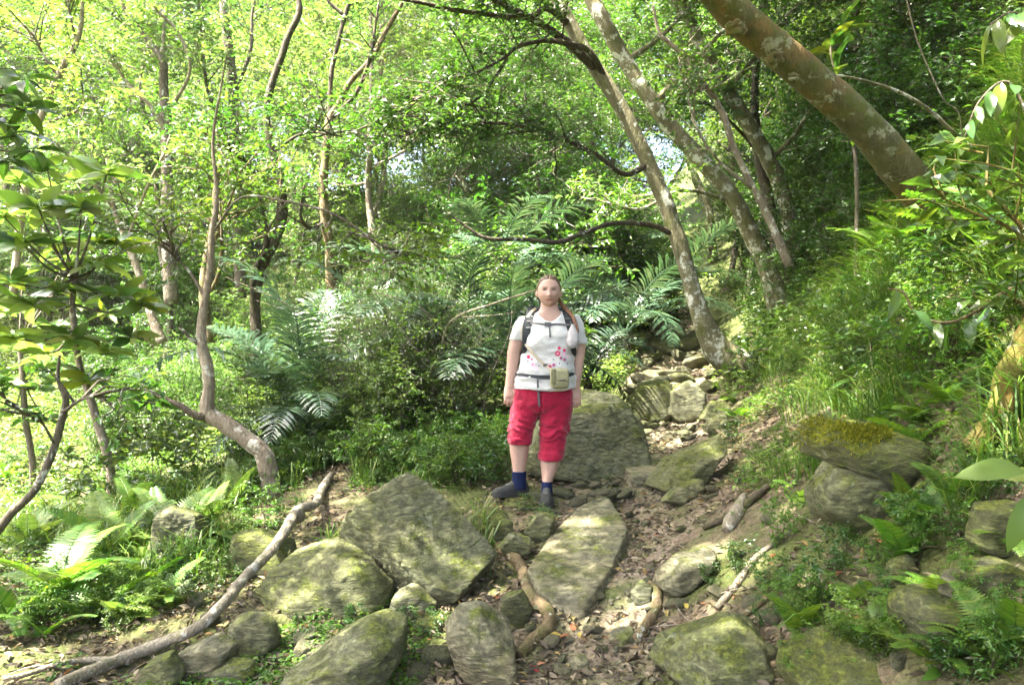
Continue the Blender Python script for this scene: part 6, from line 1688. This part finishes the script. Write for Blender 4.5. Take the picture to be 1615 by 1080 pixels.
pch = empty("belt_pouch", PO + np.array([qx(880), front_y(880, 595), qz(612)])); tag(pch, "khaki camera pouch hanging at the woman's waist on a beige strap", "pouch")
pb = np.array(pch.location) - PO
def rbox(c, sx, sy, sz, r=.012, p=7):
    D, T = ico(4)
    k = (np.abs(D / np.array([sx, sy, sz]) * 2) ** p).sum(1) ** (-1 / p)
    return np.asarray(c) + D * k[:, None], T
V, T = rbox(on_front(880, 594.5, .035) - pb, .132, .075, .142); obj("pouch_body", mk_mesh("pouch_body", V, T, POUCHM), pch)
V, T = rbox(on_front(884, 590, .072) - pb, .090, .022, .085); fl = obj("flap", mk_mesh("flap", V, T, POUCHM), pch)
V, T = rbox(on_front(884, 597, .086) - pb, .048, .010, .010); obj("clasp", mk_mesh("clasp", V, T, METAL), fl)
V, T = rbox(on_front(884, 604, .070) - pb, .088, .016, .034); obj("front_pocket", mk_mesh("front_pocket", V, T, POUCHD), pch)
V, T = rbox(on_front(870, 592, .066) - pb, .030, .016, .115); obj("side_panel", mk_mesh("side_panel", V, T, POUCHD), pch)
def rib_rel(name, pts, w, th, mat): return ribbon(name, [np.asarray(q) - pb for q in pts], w, th, mat, pch)
rib_rel("neck_strap", [[qx(845), .05, qz(486)], on_front(838, 492, .028), on_front(829, 505, .028), on_front(824, 520, .028), on_front(825, 535, .024), on_front(833, 549, .014), on_front(845, 562, .010), on_front(857, 574, .010), on_front(868, 582, .03)], .020, .004, BEIGE)
V, T = rbox(on_front(858, 574.5, .016) - pb, .026, .006, .020); obj("strap_slider", mk_mesh("strap_slider", V, T, METAL), pch)
# small drawstring bag clipped to the strap
lb = empty("drawstring_bag", PO + on_front(901, 548, .03)); tag(lb, "small pale grey drawstring bag clipped to the woman's backpack strap", "bag")
b0 = np.array(lb.location) - PO
V, Q, T = loft([(899.5, 903.5, 512, front_y(901, 520, .045), .006), (896, 906, 518, front_y(901, 520, .045), .02), (892.5, 909.5, 528, front_y(901, 528, .045), .034), (891.5, 910.5, 537, front_y(901, 537, .045), .04), (893.5, 908.5, 545, front_y(901, 540, .045), .034), (898, 904, 549, front_y(901, 540, .045), .016)], 20)
V = V + norm(V - V.mean(0)) * (.003 * fbm(V * 30, 3, 3))[:, None]
obj("bag_body", mk_mesh("bag_body", V - b0, [Q, T], PALEBAG), lb)
V, Q, T = tube(np.array([on_front(901, 516, .045), on_front(899, 511, .04), on_front(898, 507, .03)]) - b0, [.003] * 3, 6); obj("cord", mk_mesh("cord", V, [Q, T], GREYW), lb)

# ------------------------------------------------------------------ thin haze added to whiten the far background
HAZE_D = 0.0004
if HAZE_D:
    m, nt = mat_new("added_haze"); n = N(nt)
    pv = n("VolumePrincipled"); pv.inputs["Density"].default_value = HAZE_D
    pv.inputs["Color"].default_value = (.93, .96, .90, 1); pv.inputs["Anisotropy"].default_value = .35
    o = n("OutputMaterial"); nt.links.new(pv.outputs[0], o.inputs["Volume"])
    hv = np.array([[x, y, z] for x in (-85, 85) for y in (-20, 118) for z in (-4, 75)], float)
    hq = np.array([[0, 1, 3, 2], [4, 6, 7, 5], [0, 4, 5, 1], [2, 3, 7, 6], [0, 2, 6, 4], [1, 5, 7, 3]])
    kind(obj("haze", mk_mesh("haze", hv, hq, m, False)), 'stuff', "thin pale haze added to whiten the far forest")
